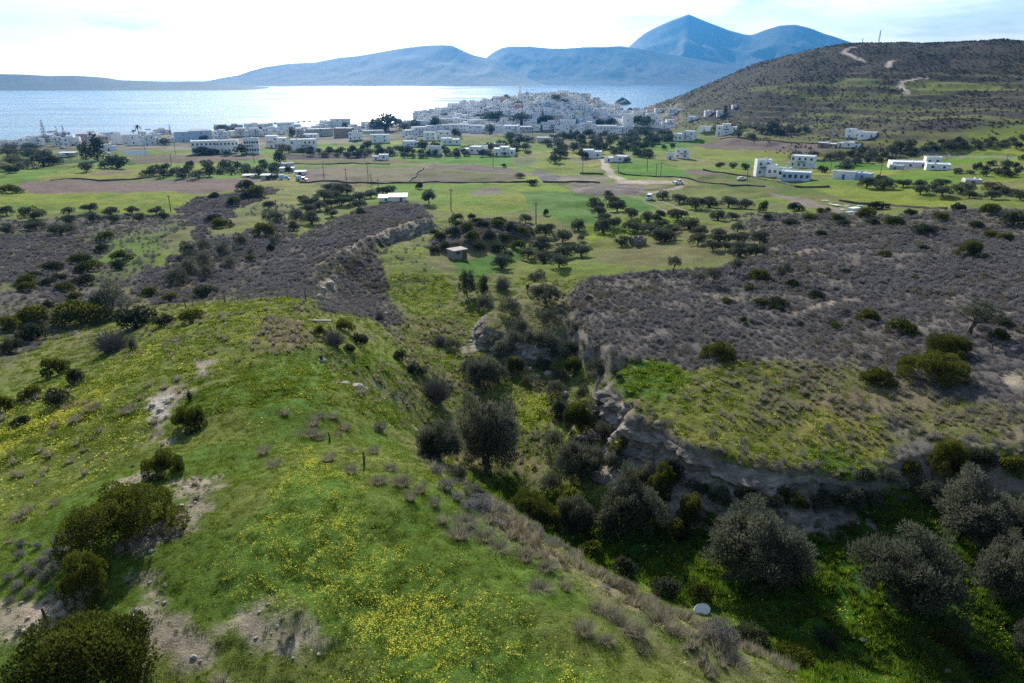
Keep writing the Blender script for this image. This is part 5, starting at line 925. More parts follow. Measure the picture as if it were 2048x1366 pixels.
def house(u, v, w, h, m=None, yaw=None, storeys=None, wins=None, blocks=None, label=None, phrase=None, roof=None, group='white houses of the town', parapet=True, name='house', lm=None, p=None, deep=None, blue=None):
    """a flat-roofed house whose near foot shows at (u, v), W x H photo pixels; BLOCKS: (x0, x1, height) shares for stepped ones"""
    x, y, z = p or (at_town(u, v) if v < 266 else at(u, v)); k = depth(x, y, z) / F; W, Hh = w * k, h * k / .985
    yaw = rnd.uniform(-.3, .3) if yaw is None else yaw; D = deep or min(max(W * rnd.uniform(.55, .8), 5), 12)
    W = max(W / (math.cos(yaw) + .35 * abs(math.sin(yaw))), 3)
    m = m or M_WHITE; st = storeys or (2 if Hh > 5.0 else 1)
    o = link(name, None, None, (x, y + D * .0, z), (0, 0, yaw - math.atan2(x, y)))
    blocks = blocks or ([(0, 1, 1)] if W < 9 or rnd.random() < .35 else rnd.choice([[(0, .55, 1), (.55, 1, .82)], [(0, .4, .68), (.4, 1, 1)], [(0, .3, .8), (.3, .7, 1), (.7, 1, .72)]]))
    b = MB(); rf = MB(); k2 = 0
    fronts = []
    for i, (a, c, f) in enumerate(blocks):
        x0, x1 = -W / 2 + a * W, -W / 2 + c * W; hh = Hh * f; off = rnd.uniform(0, .8) if len(blocks) > 1 else 0
        b.box(x0, x1 - .01, off, D + rnd.uniform(-.5, .5), -2.5, hh)
        if parapet:
            t_ = .22; y0, y1 = off + .012, D - .6
            rf.box(x0 + .03, x1 - .04, y0, y0 + t_, hh + .004, hh + .38).box(x0 + .03, x1 - .04, y1 - t_, y1, hh + .004, hh + .38).box(x0 + .03, x0 + .03 + t_, y0 + t_ + .003, y1 - t_ - .003, hh + .004, hh + .38).box(x1 - .04 - t_, x1 - .04, y0 + t_ + .003, y1 - t_ - .003, hh + .004, hh + .38)
            rf.box(x0 + .28, x1 - .3, y0 + .26, y1 - .26, hh + .006, hh + .05)
        else: rf.box(x0 - .25, x1 + .24, off - .3, D + .3, hh + .004, hh + .2)
        fronts.append((x0, x1, off, hh))
    b.build('wall', m, o); rf.build('roof', roof or (M_ROOF if rnd.random() < .25 else M_WHITE), o)
    tot = 0; blue = rnd.random() < .4 if blue is None else blue; lab_w = 0
    for x0, x1, off, hh in fronts:
        n = max(1, int((x1 - x0) / 2.7)) if wins is None else max(1, round(wins * (x1 - x0) / W)); sts = max(1, min(st, int(hh / 2.6)))
        if n * sts > 14: n = 14 // sts
        for s_ in range(sts):
            for q in range(n):
                if wins is None and rnd.random() < .45: continue
                xc = x0 + (x1 - x0) * (q + .5) / n + rnd.uniform(-.2, .2); zb = hh * (s_ / sts) + (hh / sts) * .36
                if s_ == 0 and q == n // 2 and tot == 0:
                    link('door', DOORB if blue else DOOR, o, (xc, off - .02, .02), None, (1.0, 1, min(2.1, hh * .75))); tot += 1; continue
                ww, wh_ = rnd.uniform(.9, 1.25), min(1.35, hh / sts * .42)
                wo = link('window', WINB if blue and rnd.random() < .6 else WIN, o, (xc, off - .035, zb), None, (ww, 1, wh_))
                if w > 34 and rnd.random() < .6: link('frame', FRM, wo, (0, .02, 0))
                tot += 1; lab_w += 1
    if w > 25 and st > 1 and wins != 0 and rnd.random() < .7:
        x0, x1, off, hh = max(fronts, key=lambda f: f[3]); bw_ = min((x1 - x0) * .6, 4.5); bx = rnd.uniform(x0 + .3, x1 - bw_ - .3); zb = hh * .5
        bo = MB().box(bx, bx + bw_, off - 1.3, off - .012, zb - .14, zb).build('balcony', M_WHITE, o); MB().box(bx, bx + bw_, off - 1.28, off - 1.2, zb + .004, zb + .85).build('railing', M_SHUT if blue else M_METAL, bo)
    if w > 30 and rnd.random() < .5:
        x0, x1, off, hh = fronts[-1]; sm_ = MB()
        for i in range(8): sm_.box(x1 - 3.2 + i * .36, x1 - 2.85 + i * .36, off - 1.1, off - .014, -1, hh * .5 * (i + 1) / 8)
        sm_.build('stair', M_WHITE, o)
    # side windows and the odd rooftop tank
    if D > 6 and wins != 0:
        for sx in (-1, 1): link('window', WIN, o, (sx * (W / 2 + (.035 if sx < 0 else .025)), D * .45, fronts[0 if sx < 0 else -1][3] * .4), (0, 0, math.pi / 2), (1.1, 1, 1.1))
    if rnd.random() < .25: link('water_tank', TANK, o, (rnd.uniform(-.3, .3) * W, D * .6, min(f[3] for f in fronts) + .06), None, .9)
    if rnd.random() < .3:
        xx = fronts[0][0] + (fronts[0][1] - fronts[0][0]) * .6; MB().box(xx - .3, xx + .3, D * .3, D * .3 + .5, fronts[0][3] + .01, fronts[0][3] + 1.0).build('chimney', M_WHITE, o)
    tag(o, label, 'house', group)
    if not label:
        kindp = phrase or f"{'two-storey' if st > 1 else 'one-storey'} {'white' if m is M_WHITE else 'cream' if m is M_WARM else 'pink' if m is M_PINK else 'grey' if m is M_GREYP else 'brown' if m is M_BROWNP else 'pale blue'} {'stepped ' if len(blocks) > 1 else ''}house"
        auto(o, kindp, u, v, lm)
    return o
HC = dict(group='white houses along the coast')
for q in [(47, 274, 40, 9, M_WARM), (50, 291, 44, 13, None), (12, 292, 26, 10, None), (77, 291, 28, 17, None), (125, 293, 26, 18, None), (148, 292, 24, 19, None), (176, 286, 38, 17, M_PINK), (240, 288, 24, 21, None), (218, 302, 32, 12, None), (268, 291, 33, 20, None), (306, 291, 31, 20, None), (286, 274, 15, 9, None), (330, 290, 14, 9, None), (12, 272, 24, 8, None), (100, 283, 20, 11, M_GREYP), (225, 278, 16, 12, None), (70, 282, 30, 9, None), (200, 278, 18, 9, None), (350, 283, 14, 8, None)]:
    house(*q[:4], m=q[4], **HC)
house(208, 291, 20, 17, m=M_PINK, label='pink house with arched porch among the coastal houses', wins=3, **HC)
for q in [(368, 284, 34, 19, M_BLUEP, 0), (404, 282, 42, 19, M_BLUEP, 0), (442, 277, 28, 16, None, None), (474, 273, 34, 15, M_WARM, None), (506, 272, 30, 14, None, None), (532, 272, 26, 14, None, None), (475, 251, 22, 11, M_GREYP, None), (504, 254, 24, 9, None, None), (536, 258, 22, 9, None, None), (563, 268, 16, 12, None, None), (602, 271, 36, 13, M_WARM, None), (643, 273, 52, 14, M_GREYP, 1), (686, 276, 38, 18, M_BROWNP, 2), (681, 252, 40, 15, None, None), (646, 257, 22, 9, None, None), (553, 296, 42, 22, None, None), (607, 303, 52, 22, None, None), (611, 282, 48, 12, None, None), (590, 258, 26, 8, None, None), (610, 262, 24, 7, None, None), (440, 262, 24, 7, None, None), (400, 266, 30, 6, None, None), (574, 336, 30, 8, M_GREYP, 1)]:
    house(*q[:4], m=q[4], wins=q[5], group='houses between coast and town')
for u0, u1, hh, lab in [(386, 435, 23, 'long white hotel wing with red flower pots behind dark trees'), (435, 478, 24, 'middle wing of the long white hotel'), (490, 519, 28, 'taller end block of the long white hotel with dark upper opening')]:
    house((u0 + u1) / 2, 307, u1 - u0, hh, storeys=2, yaw=-.05, wins=6, blocks=[(0, 1, 1)], label=lab, group='long white hotel')
for q in [(757, 262, 48, 17, None, 5), (710, 280, 26, 17, None, None), (748, 269, 44, 7, M_WARM, 1), (760, 285, 38, 14, None, 2), (834, 273, 50, 17, None, 7), (824, 282, 24, 9, None, 1), (826, 294, 46, 10, None, None), (861, 281, 24, 15, None, 2), (886, 280, 27, 16, None, None), (903, 290, 38, 12, None, 3), (866, 308, 26, 14, None, 2), (941, 308, 42, 13, None, 3), (1008, 312, 44, 16, None, 3), (970, 303, 11, 10, None, 1), (994, 297, 34, 8, M_BROWNP, 1), (761, 320, 32, 9, None, 2), (885, 264, 26, 13, None, None), (918, 264, 40, 14, None, None), (952, 266, 32, 14, None, None), (985, 266, 34, 17, None, None), (1025, 268, 34, 15, None, None), (879, 248, 28, 11, None, None), (911, 249, 37, 13, None, None), (1026, 252, 30, 13, None, None), (756, 243, 16, 12, None, None), (796, 233, 16, 6, None, None), (848, 232, 36, 10, None, None), (873, 225, 18, 9, None, None), (892, 229, 18, 12, None, None), (815, 250, 36, 8, None, None), (735, 254, 22, 9, None, None), (712, 262, 24, 12, None, None), (700, 268, 20, 9, M_WARM, None), (845, 250, 26, 8, None, None), (955, 252, 36, 11, None, None), (990, 252, 30, 9, None, None),
          (1036, 267, 54, 15, M_GREYP, None), (1102, 259, 36, 17, None, 5), (1136, 259, 32, 18, None, 5), (1161, 263, 16, 14, None, 2), (1177, 263, 28, 18, None, 4), (1212, 271, 40, 18, None, 6), (1244, 267, 26, 12, None, 3), (1312, 253, 24, 21, None, 1), (1336, 255, 26, 14, None, 2), (1352, 227, 31, 9, None, 4), (1367, 282, 42, 18, None, 4), (1184, 317, 38, 15, None, 1), (1230, 324, 48, 10, None, 1), (1362, 317, 28, 17, None, 2), (1340, 319, 16, 11, None, 1), (1046, 283, 36, 7, M_WARM, 0), (1090, 284, 34, 8, M_WARM, 0), (1068, 262, 26, 12, None, None), (1060, 251, 28, 11, None, None), (1320, 226, 20, 8, None, None), (1390, 240, 34, 6, None, 1),
          (1452, 270, 40, 20, None, 3), (1408, 264, 24, 10, None, 1), (1704, 277, 34, 17, None, 2), (1732, 279, 34, 13, None, 2), (1696, 295, 46, 9, None, 3), (1652, 295, 34, 8, M_BROWNP, 0), (1602, 336, 46, 22, None, 4), (1565, 356, 24, 18, None, 2), (1590, 362, 56, 16, M_BLUEP, 5), (1686, 359, 42, 14, None, 1), (1722, 361, 34, 13, M_BLUEP, 1), (1820, 337, 70, 11, None, 3), (1866, 330, 30, 14, None, 2), (1876, 340, 44, 10, None, 2), (1947, 367, 32, 6, M_GREYP, 0), (1469, 217, 9, 6, None, 1), (1422, 229, 24, 8, None, 1), (1444, 230, 20, 8, None, 1), (1790, 340, 24, 8, M_GREYP, 1)]:
    house(*q[:4], m=q[4], wins=q[5], group='houses at the edge of town' if q[1] > 255 else 'white houses of the town')
house(1526, 353, 30, 31, storeys=2, yaw=.25, wins=2, blocks=[(0, 1, 1)], label='tall white tower house beside the blue trimmed house', group='houses at the edge of town')
house(1543, 354, 22, 22, storeys=2, yaw=.25, wins=2, blocks=[(0, 1, 1)], label='lower white block joined to the tall tower house', group='houses at the edge of town')
house(1255, 260, 22, 25, storeys=2, yaw=.1, wins=1, blocks=[(0, 1, 1)], label='tall white cube house at the end of the long garden wall', group='houses at the edge of town')
# the hill: rows of houses from the back to the front
taken = []
hp = [(826, 236), (880, 219), (960, 206), (1000, 200), (1034, 197), (1068, 190), (1128, 186), (1180, 193), (1210, 205), (1240, 222), (1300, 230), (1300, 240), (1240, 250), (1180, 246), (1060, 240), (960, 246), (850, 246)]
for v in (191, 196, 201, 206, 211, 216, 221, 226, 231, 236, 241, 246):
    u = 826 + rnd.uniform(0, 14)
    while u < 1305:
        w = rnd.uniform(13, 25); vv = v + rnd.uniform(-1.5, 1.5)
        if sdist(hp, np.array([u]), np.array([vv]))[0] > -1 and rnd.random() < .93 and not (1030 < u < 1072 and 196 < vv < 206):
            m_ = rnd.choices([None, M_WARM, M_GREYP, M_PINK, M_BLUEP], [.82, .07, .03, .03, .05])[0]
            house(u, vv, w, rnd.uniform(7.5, 11), m=m_, group='white houses on the town hill')
        u += w * rnd.uniform(.85, 1.25)
def rows(vs, u0, u1, w0, w1, h0, h1, dens, group):
    for v in vs:
        u = u0 + rnd.uniform(0, 12)
        while u < u1:
            w = rnd.uniform(w0, w1)
            if rnd.random() < dens: house(u, v + rnd.uniform(-2, 2), w, rnd.uniform(h0, h1), m=rnd.choices([None, M_WARM, M_GREYP, M_PINK, M_BLUEP], [.82, .07, .03, .03, .05])[0], group=group)
            u += w * rnd.uniform(.9, 1.5)
rows((268, 276, 284), 0, 335, 18, 34, 9, 13, .6, 'white houses along the coast')
rows((254, 262), 440, 700, 18, 34, 8, 12, .6, 'houses between coast and town')
rows((252, 259, 267), 860, 1245, 18, 34, 10, 14, .5, 'white houses of the town')
print('houses', sum(1 for o in bpy.data.objects if o.get('category') == 'house'))
# church with bell tower and dome
x, y, z = at_town(1051, 201); k = depth(x, y, z) / F
o = link('church', None, None, (x, y, z), (0, 0, .1)); tag(o, 'white church with tall bell tower and dome on top of the town', 'church')
MB().box(-12 * k, 16 * k, 0, 14, -3, 10 * k).box(-15 * k, -3 * k, 1, 9, -3, 14 * k).build('nave', M_WHITE, o)
tw = MB(); tw.box(-14 * k, -9.5 * k, -3, 0, -3, 18 * k); tw.box(-13.7 * k, -9.8 * k, -2.8, -.2, 18 * k + .01, 19 * k)
for sx in (-13.4, -10.7): tw.box(sx * k, (sx + .8) * k, -2.6, -2, 19 * k + .01, 23 * k).box(sx * k, (sx + .8) * k, -1, -.4, 19 * k + .01, 23 * k)
tw.box(-13.8 * k, -9.7 * k, -2.9, -.1, 23 * k + .01, 24 * k); tb = tw.build('bell_tower', M_WHITE, o)
MB().lathe([(2.0 * k, 24 * k + .02), (1.7 * k, 25.6 * k), (.3 * k, 26.6 * k)], 10, (-11.75 * k, -1.5)).build('cap', M_WHITE, tb)
MB().lathe([(4.2 * k, 10 * k + .02), (4.2 * k, 13 * k), (3.4 * k, 15.6 * k), (1.6 * k, 17 * k), (.3 * k, 17.4 * k)], 14, (4 * k, 6)).build('dome', M_BLUEP, o, True)
for sx in (-9, -1, 6, 12): link('window', WIN, o, (sx * k, -.03 if sx > -4 else .96, 4 * k), None, (1.1, 1, 2.2))
# garden wall of the big villa, and field walls
def wall_line(pp, h, t_, m, label, name='field_wall', grp='dark field walls', cat='wall', rough=.25):
    P = [at(*q) for q in pp]; pts = []
    for a, c in zip(P, P[1:]):
        n = max(1, int(math.dist(a[:2], c[:2]) / (3.0 if m is not M_WHITE else 8)))
        pts += [(a[0] + (c[0] - a[0]) * i / n, a[1] + (c[1] - a[1]) * i / n) for i in range(n)]
    pts.append(P[-1][:2]); V = []; Fq = []; o0 = pts[0]; z0 = float(hgt(*o0)); 
    for i, q in enumerate(pts):
        a, c = pts[max(i - 1, 0)], pts[min(i + 1, len(pts) - 1)]; dx, dy = c[0] - a[0], c[1] - a[1]; l = math.hypot(dx, dy) + 1e-6; nx, ny = -dy / l * t_ / 2, dx / l * t_ / 2
        zz = float(hgt(*q)) - z0; hh = h * (1 + rnd.uniform(-rough, rough)); jx, jy = rnd.uniform(-rough, rough) * t_, rnd.uniform(-rough, rough) * t_
        x_, y_ = q[0] - o0[0] + jx, q[1] - o0[1] + jy
        V += [(x_ - nx, y_ - ny, zz - .5), (x_ - nx * .7, y_ - ny * .7, zz + hh), (x_ + nx * .7, y_ + ny * .7, zz + hh), (x_ + nx, y_ + ny, zz - .5)]
    for i in range(len(pts) - 1):
        for j in range(3): Fq.append((4 * i + j, 4 * i + 4 + j, 4 * i + 5 + j, 4 * i + 1 + j))
    Fq += [(0, 1, 2, 3), (4 * len(pts) - 1, 4 * len(pts) - 2, 4 * len(pts) - 3, 4 * len(pts) - 4)]
    return tag(MB().add(V, Fq).build(name, m, None, loc=(o0[0], o0[1], z0)), label, cat, grp)
wall_line([(1266, 254), (1300, 254), (1352, 254)], 3.2, .5, M_WHITE, 'long white garden wall beside the tall cube house', 'garden_wall', None, rough=0)
for pp, lab in [([(600, 366), (720, 366), (815, 366.5), (900, 366), (1000, 365.5), (1060, 364)], 'dark field wall along the brown and olive fields'), ([(1085, 364), (1130, 365), (1200, 366)], 'dark wall behind the rubble plot'), ([(816, 366), (832, 352), (846, 338)], 'slanting wall between two tilled plots'), ([(1236, 346), (1262, 351), (1312, 354), (1380, 358), (1460, 372), (1530, 374)], 'dark bank below the bright green fields'), ([(1160, 348), (1206, 349)], 'short dark wall under the yellow-green field'),
                ([(100, 362), (200, 362), (300, 356), (345, 351)], 'dark wall above the long ploughed field'), ([(1406, 340), (1503, 354), (1562, 367), (1590, 374), (1660, 374)], 'dark wall beside the brown strip field'), ([(1440, 278), (1540, 282), (1640, 288)], 'grey wall behind the purple ploughed field'), ([(1680, 402), (1780, 412), (1893, 419)], 'dark bank below the yellow field'), ([(545, 327), (700, 327), (780, 329)], 'dark wall below the black field')]:
    wall_line(pp, .6, .8, M_WALL, lab)
# hut of concrete in the valley
x, y, z = at(921, 519); k = depth(x, y, z) / F; W, Hh = 44 * k, 22 * k
o = link('concrete_hut', None, None, (x, y, z), (0, 0, .62)); tag(o, 'grey concrete hut with a flat slab roof below the dark mound', 'hut')
MB().box(-W * .36, W * .36, 0, W * .55, -.6, Hh * .82).build('wall', M_CONC, o); MB().box(-W * .39, W * .39, -.25, W * .58, Hh * .82 + .004, Hh * .82 + .22).build('roof', mat('hut_roof', (.42, .36, .31), .9, .2, 1.5), o)
link('door', DOOR, o, (W * .22, -.03, 0), None, (.95, 1, 2.0)); link('window', WIN, o, (-W * .12, -.03, 1.2), None, (.7, 1, .7))
# white shed with a pale green sheet roof
x, y, z = at(786, 402); k = depth(x, y, z) / F
for dx, w, h, dd, lab in ((9, 36, 8, 2.6, 'white shed with pale green sheet roof behind the scrub ridge'), (-18, 20, 6, 2.2, 'smaller pale shed joined to the green roofed one')):
    o = link('shed', None, None, (x + dx * k, y, z), (0, 0, .05)); tag(o, lab, 'shed', 'pale sheds on the ridge'); w *= k; h *= k
    MB().box(-w / 2, w / 2, 0, dd, -.8, h).build('wall', M_WHITE, o); MB().add([(-w / 2 - .3, -.4, h + .02), (w / 2 + .3, -.4, h + .02), (w / 2 + .3, dd + .4, h + .75), (-w / 2 - .3, dd + .4, h + .75), (-w / 2 - .3, -.4, h + .12), (w / 2 + .3, -.4, h + .12), (w / 2 + .3, dd + .4, h + .85), (-w / 2 - .3, dd + .4, h + .85)], [(0, 3, 2, 1), (4, 5, 6, 7), (0, 1, 5, 4), (1, 2, 6, 5), (2, 3, 7, 6), (3, 0, 4, 7)]).build('roof', M_SHEET, o)
    link('door', DOORB, o, (w * .2, -.03, 0), None, (.9, 1, min(1.9, h * .8)))
# farm sheds by the black field
for u, v, w, h, m, lab in [(536, 361, 26, 11, M_GREYP, 'low grey farm shed beside dark trees'), (573, 343, 26, 7, M_WHITE, 'low white farm shed above the parked truck'), (600, 350, 20, 7, M_WHITE, 'white sheet shelter beside the brown field'), (496, 354, 22, 3, M_WHITE, 'flat white slab roof left of the farm sheds'), (134, 313, 30, 8, M_GREYP, 'long pale shed near the parked truck by the coast')]:
    x, y, z = at(u, v); k = depth(x, y, z) / F; o = link('farm_shed', None, None, (x, y, z), (0, 0, .1)); tag(o, lab, 'shed', 'farm sheds'); w *= k; h *= k
    MB().box(-w / 2, w / 2, 0, 4.5, -.5, h * .9).build('wall', m, o); MB().box(-w / 2 - .3, w / 2 + .3, -.4, 4.9, h * .9 + .004, h * .9 + .18).build('roof', M_WHITE, o); link('door', DOOR, o, (0, -.03, 0), None, (1.6, 1, min(2, h * .75)))
# ruined hut of stones, each course of stones visible
STN = []
for i in range(4):
    r_ = random.Random(40 + i); b = MB(); n = 8
    for zc, f in ((-.5, .75), (-.2, 1.0), (.25, .95), (.5, .6)): b.v += [(math.cos(6.283 * q / n) * f * .5 * r_.uniform(.8, 1.15), math.sin(6.283 * q / n) * f * .5 * r_.uniform(.8, 1.15), zc + r_.uniform(-.08, .08)) for q in range(n)]
    b.f = [(a * n + q, a * n + (q + 1) % n, a * n + n + (q + 1) % n, a * n + n + q) for a in range(3) for q in range(n)] + [tuple(range(n - 1, -1, -1)), tuple(range(3 * n, 4 * n))]
    STN.append(b.mesh('stone', M_STONE)); 
PST = []
for s_ in STN: q = s_.copy(); q.name = 'rock'; q.materials.clear(); q.materials.append(M_PALES); PST.append(q)
x, y, z = at(1275, 488); k = depth(x, y, z) / F; o = link('ruined_hut', None, None, (x, y, z), (0, 0, .3)); tag(o, 'square ruined hut of dark dry stone among olive trees', 'ruin')
W = 24 * k; Hh = 14 * k
for side in range(4):
    for c_ in range(4):
        n = 6
        for i in range(n):
            a = -W / 2 + W * (i + .5 + (.25 if c_ % 2 else -.25)) / n; zc = Hh * (c_ + .5) / 4
            if c_ == 3 and rnd.random() < .35: continue
            lx, ly = [(a, -W / 2), (W / 2, a), (a, W / 2), (-W / 2, a)][side]
            link('stone', rnd.choice(STN), o, (lx, ly, zc), (0, 0, rnd.uniform(-.3, .3)), (W / n * 1.05, W / n * .95, Hh / 4 * 1.1))

# ------------------------------------------------------------------ poles, masts, fences
def pole(u, v, h, label=None, arms=1):
    x, y, z = at(u, v); k = depth(x, y, z) / F; hh = h * k / .97
    o = link('utility_pole', None, None, (x, y, z), (rnd.uniform(-.02, .02), rnd.uniform(-.03, .03), rnd.uniform(-.6, .6))); tag(o, label, 'utility pole', 'wooden poles across the fields')
    MB().tube([(0, 0, -.6), (0, 0, hh)], [.17, .11], 7).build('post', M_POLE, o)
    MB().box(-.8, .8, -.05, .05, hh - .55, hh - .42).build('crossarm', M_POLE, o)
    for sx in (-.7, 0, .7): MB().lathe([(.05, hh - .418), (.06, hh - .3), (.02, hh - .25)], 6, (sx, 0)).build('insulator', M_WHITE, o)
    if not label: auto(o, 'dark wooden utility pole', u, v)
for q in [(986, 335, 28), (1072, 450, 45), (902, 421, 42), (757, 385, 25), (693, 366, 28), (736, 352, 27), (743, 368, 19), (729, 318, 20), (1165, 349, 28), (1237, 346, 21), (1294, 343, 42), (1321, 352, 26), (1494, 362, 24), (1312, 351, 23), (1760, 352, 23), (343, 330, 22), (509, 326, 22), (648, 356, 28), (342, 424, 33), (554, 431, 31), (292, 311, 22), (352, 309, 22), (1660, 345, 20), (2010, 335, 24), (1590, 335, 22), (608, 312, 20)]: pole(*q)
def mast(u, v, h, label, leg=.0):
    x, y, z = at(u, v); k = depth(x, y, z) / F; hh = h * k; o = link('lattice_mast', None, None, (x, y, z), (0, 0, .4)); tag(o, label, 'mast')
    r0 = hh * .045; L_ = MB()
    for sx in (-1, 1):
        for sy in (-1, 1): MB().tube([(sx * r0, sy * r0, -.5), (sx * r0 * .35, sy * r0 * .35, hh)], [.16, .12], 5).build('leg', M_METAL, o)
    n = 9
    for i in range(n):
        za, zb = hh * i / n, hh * (i + 1) / n; ra, rb_ = r0 * (1 - .65 * i / n), r0 * (1 - .65 * (i + 1) / n); s_ = 1 if i % 2 else -1
        for ax in (0, 1):
            for sd in (-1, 1):
                p0 = (-s_ * ra, sd * ra, za) if ax == 0 else (sd * ra, -s_ * ra, za); p1 = (s_ * rb_, sd * rb_, zb) if ax == 0 else (sd * rb_, s_ * rb_, zb); L_.tube([p0, p1], [.07, .07], 4)
    tag(L_.build('bracing', M_METAL, o), kind='stuff'); MB().tube([(0, 0, hh * .9), (0, 0, hh * 1.12)], [.12, .06], 5).build('antenna', M_METAL, o)
mast(1757, 87, 24, 'taller lattice mast on the ridge of the big hill'); mast(1724, 88, 11, 'shorter lattice mast on the ridge of the big hill'); mast(1665, 282, 40, 'lattice pylon in front of the hillside villa')
x, y, z = px(1377, 29, Y=9300); o = tag(MB().lathe([(4, -14), (3, 8), (1, 20)], 8).build('summit_mast', M_GREYP, None, loc=(x, y, z)), 'tiny mast on the tip of the far blue mountain', 'mast')
o = None; fp = [(372, 618, 24), (386, 613, 15), (410, 610, 13), (427, 608, 15), (451, 609, 22), (476, 604, 12), (499, 602, 18), (523, 600, 11), (535, 598, 12), (555, 598, 11), (574, 598, 17), (593, 600, 11), (612, 603, 25)]
pts = [at(u, v) for u, v, h in fp]; o = link('wire_fence', None, None, pts[0]); tag(o, 'leaning wooden post and wire fence across the grassy hill end', 'fence'); tops = []
for (u, v, h), p in zip(fp, pts):
    k = depth(*p) / F; q = tuple(p[i] - pts[0][i] for i in range(3)); tl = rnd.uniform(-.12, .12); hh = h * k
    MB().tube([(q[0], q[1], q[2] - .3), (q[0] + tl * hh, q[1] + rnd.uniform(-.05, .05), q[2] + hh)], [.10 if h > 18 else .06, .08 if h > 18 else .045], 6).build('post', M_POLE, o); tops.append((q, tl, hh))
for f in (.45, .85):
    MB().tube([(q[0] + tl * hh * f, q[1], q[2] + min(hh, 1.2) * f) for q, tl, hh in tops], [.012] * len(tops), 4).build('wire', M_METAL, o)
for u, v, h, lab in [(92, 1246, 36, 'dark weathered post beside the bare soil'), (659, 884, 22, 'thin stake among dry tussocks on the hill edge'), (728, 928, 28, 'thin stake at the top of the gully slope'), (755, 640, 26, 'thin pale stake in the gully below the ridge')]:
    x, y, z = at(u, v); k = depth(x, y, z) / F; tag(MB().tube([(0, 0, -.3), (.03, 0, h * k * .5), (-.02, .03, h * k)], [.07, .06, .05], 6).build('stake', M_POLE, None, loc=(x, y, z)), lab, 'post', 'single stakes')

# ------------------------------------------------------------------ vehicles
WHL = MB().tube([(0, -.11, 0), (0, .11, 0)], [.33, .33], 12).mesh('wheel', M_RUBBER)
def vehicle(u, v, kind, yaw, paint_, label, s=1.0):
    x, y, z = at(u, v); o = link(kind, None, None, (x, y, z + .02), (0, 0, yaw), s); tag(o, label, 'car' if kind == 'parked_car' else kind.replace('_', ' '), 'parked vehicles')
    if kind == 'van':
        MB().box(-2.3, 2.3, -.9, .9, .35, 1.15).build('body', paint_, o); MB().add([(-2.25, -.86, 1.154), (1.5, -.86, 1.154), (1.5, .86, 1.154), (-2.25, .86, 1.154), (-2.2, -.76, 2.0), (.75, -.76, 2.0), (.75, .76, 2.0), (-2.2, .76, 2.0)], [(0, 3, 2, 1), (4, 5, 6, 7), (0, 1, 5, 4), (1, 2, 6, 5), (2, 3, 7, 6), (3, 0, 4, 7)]).build('cabin', paint_, o)
        gl = [(-2.0, -.2), (-.1, .7)]
    elif kind in ('pickup', 'truck'):
        MB().box(-2.5, 2.4, -.88, .88, .4, .95).build('body', paint_, o); MB().box(-.2, 1.4, -.84, .84, .954, 1.75, .18, .08).build('cabin', paint_, o); MB().box(-2.5, -.3, -.88, .88, .954, 1.2 if kind == 'pickup' else 2.3).build('load_bed', paint_ if kind == 'pickup' else M_BLUEP, o); gl = [(.1, 1.1)]
    else:
        MB().box(-2.1, 2.1, -.85, .85, .3, .85, .08, .03).build('body', paint_, o); MB().box(-1.5, 1.0, -.78, .78, .854, 1.42, .4, .1).build('cabin', paint_, o); gl = [(-1.0, -.2), (-.05, .55)]
    zg = {'van': 1.3, 'parked_car': .92}.get(kind, 1.1); top = {'van': 1.8, 'parked_car': 1.3}.get(kind, 1.6)
    for a, c in gl:
        for sy in (-1, 1): MB().box(a, c, sy * .82 - .03, sy * .82 + .03, zg, top).build('window', M_GLASS, o)
    fx = {'van': (1.12, 1.36), 'parked_car': (.74, .92)}.get(kind, (1.24, 1.36)); rx = {'van': -2.26, 'parked_car': -1.3}.get(kind, -.16)
    MB().add([(fx[1] + .03, -.68, zg), (fx[1] + .03, .68, zg), (fx[0] - .02, .62, top), (fx[0] - .02, -.62, top)], [(0, 1, 2, 3)]).build('windscreen', M_GLASS, o); MB().box(rx - .03, rx + .01, -.6, .6, zg, top).build('rear_window', M_GLASS, o)
    for sx in (-1.4, 1.4):
        for sy in (-.8, .8): link('wheel', WHL, o, (sx, sy, .33))
vehicle(1298, 400, 'van', -1.9, M_CARW, 'white van on the grass track beyond the olive grove'); vehicle(1356, 368, 'pickup', .5, M_CARW, 'white pickup at the bend of the dirt track'); vehicle(1482, 360, 'parked_car', .3, M_CARW, 'white covered car on the brown strip field')
vehicle(570, 360, 'truck', .3, M_BLUEP, 'blue truck parked at the farm sheds'); vehicle(128, 315, 'truck', .1, M_CARW, 'white truck by the long pale shed near the coast'); vehicle(214, 308, 'parked_car', .2, M_CARW, 'white car parked beside the tallest gum'); vehicle(186, 306, 'parked_car', .1, M_CARW, 'white car half hidden behind the gum trees'); vehicle(1785, 334, 'parked_car', .2, M_CARW, 'white car beside the long low villa'); vehicle(126, 296, 'parked_car', .1, M_CARW, 'pale car before the coastal houses'); vehicle(604, 362, 'truck', .2, M_METAL, 'grey trailer truck loaded at the farm sheds')
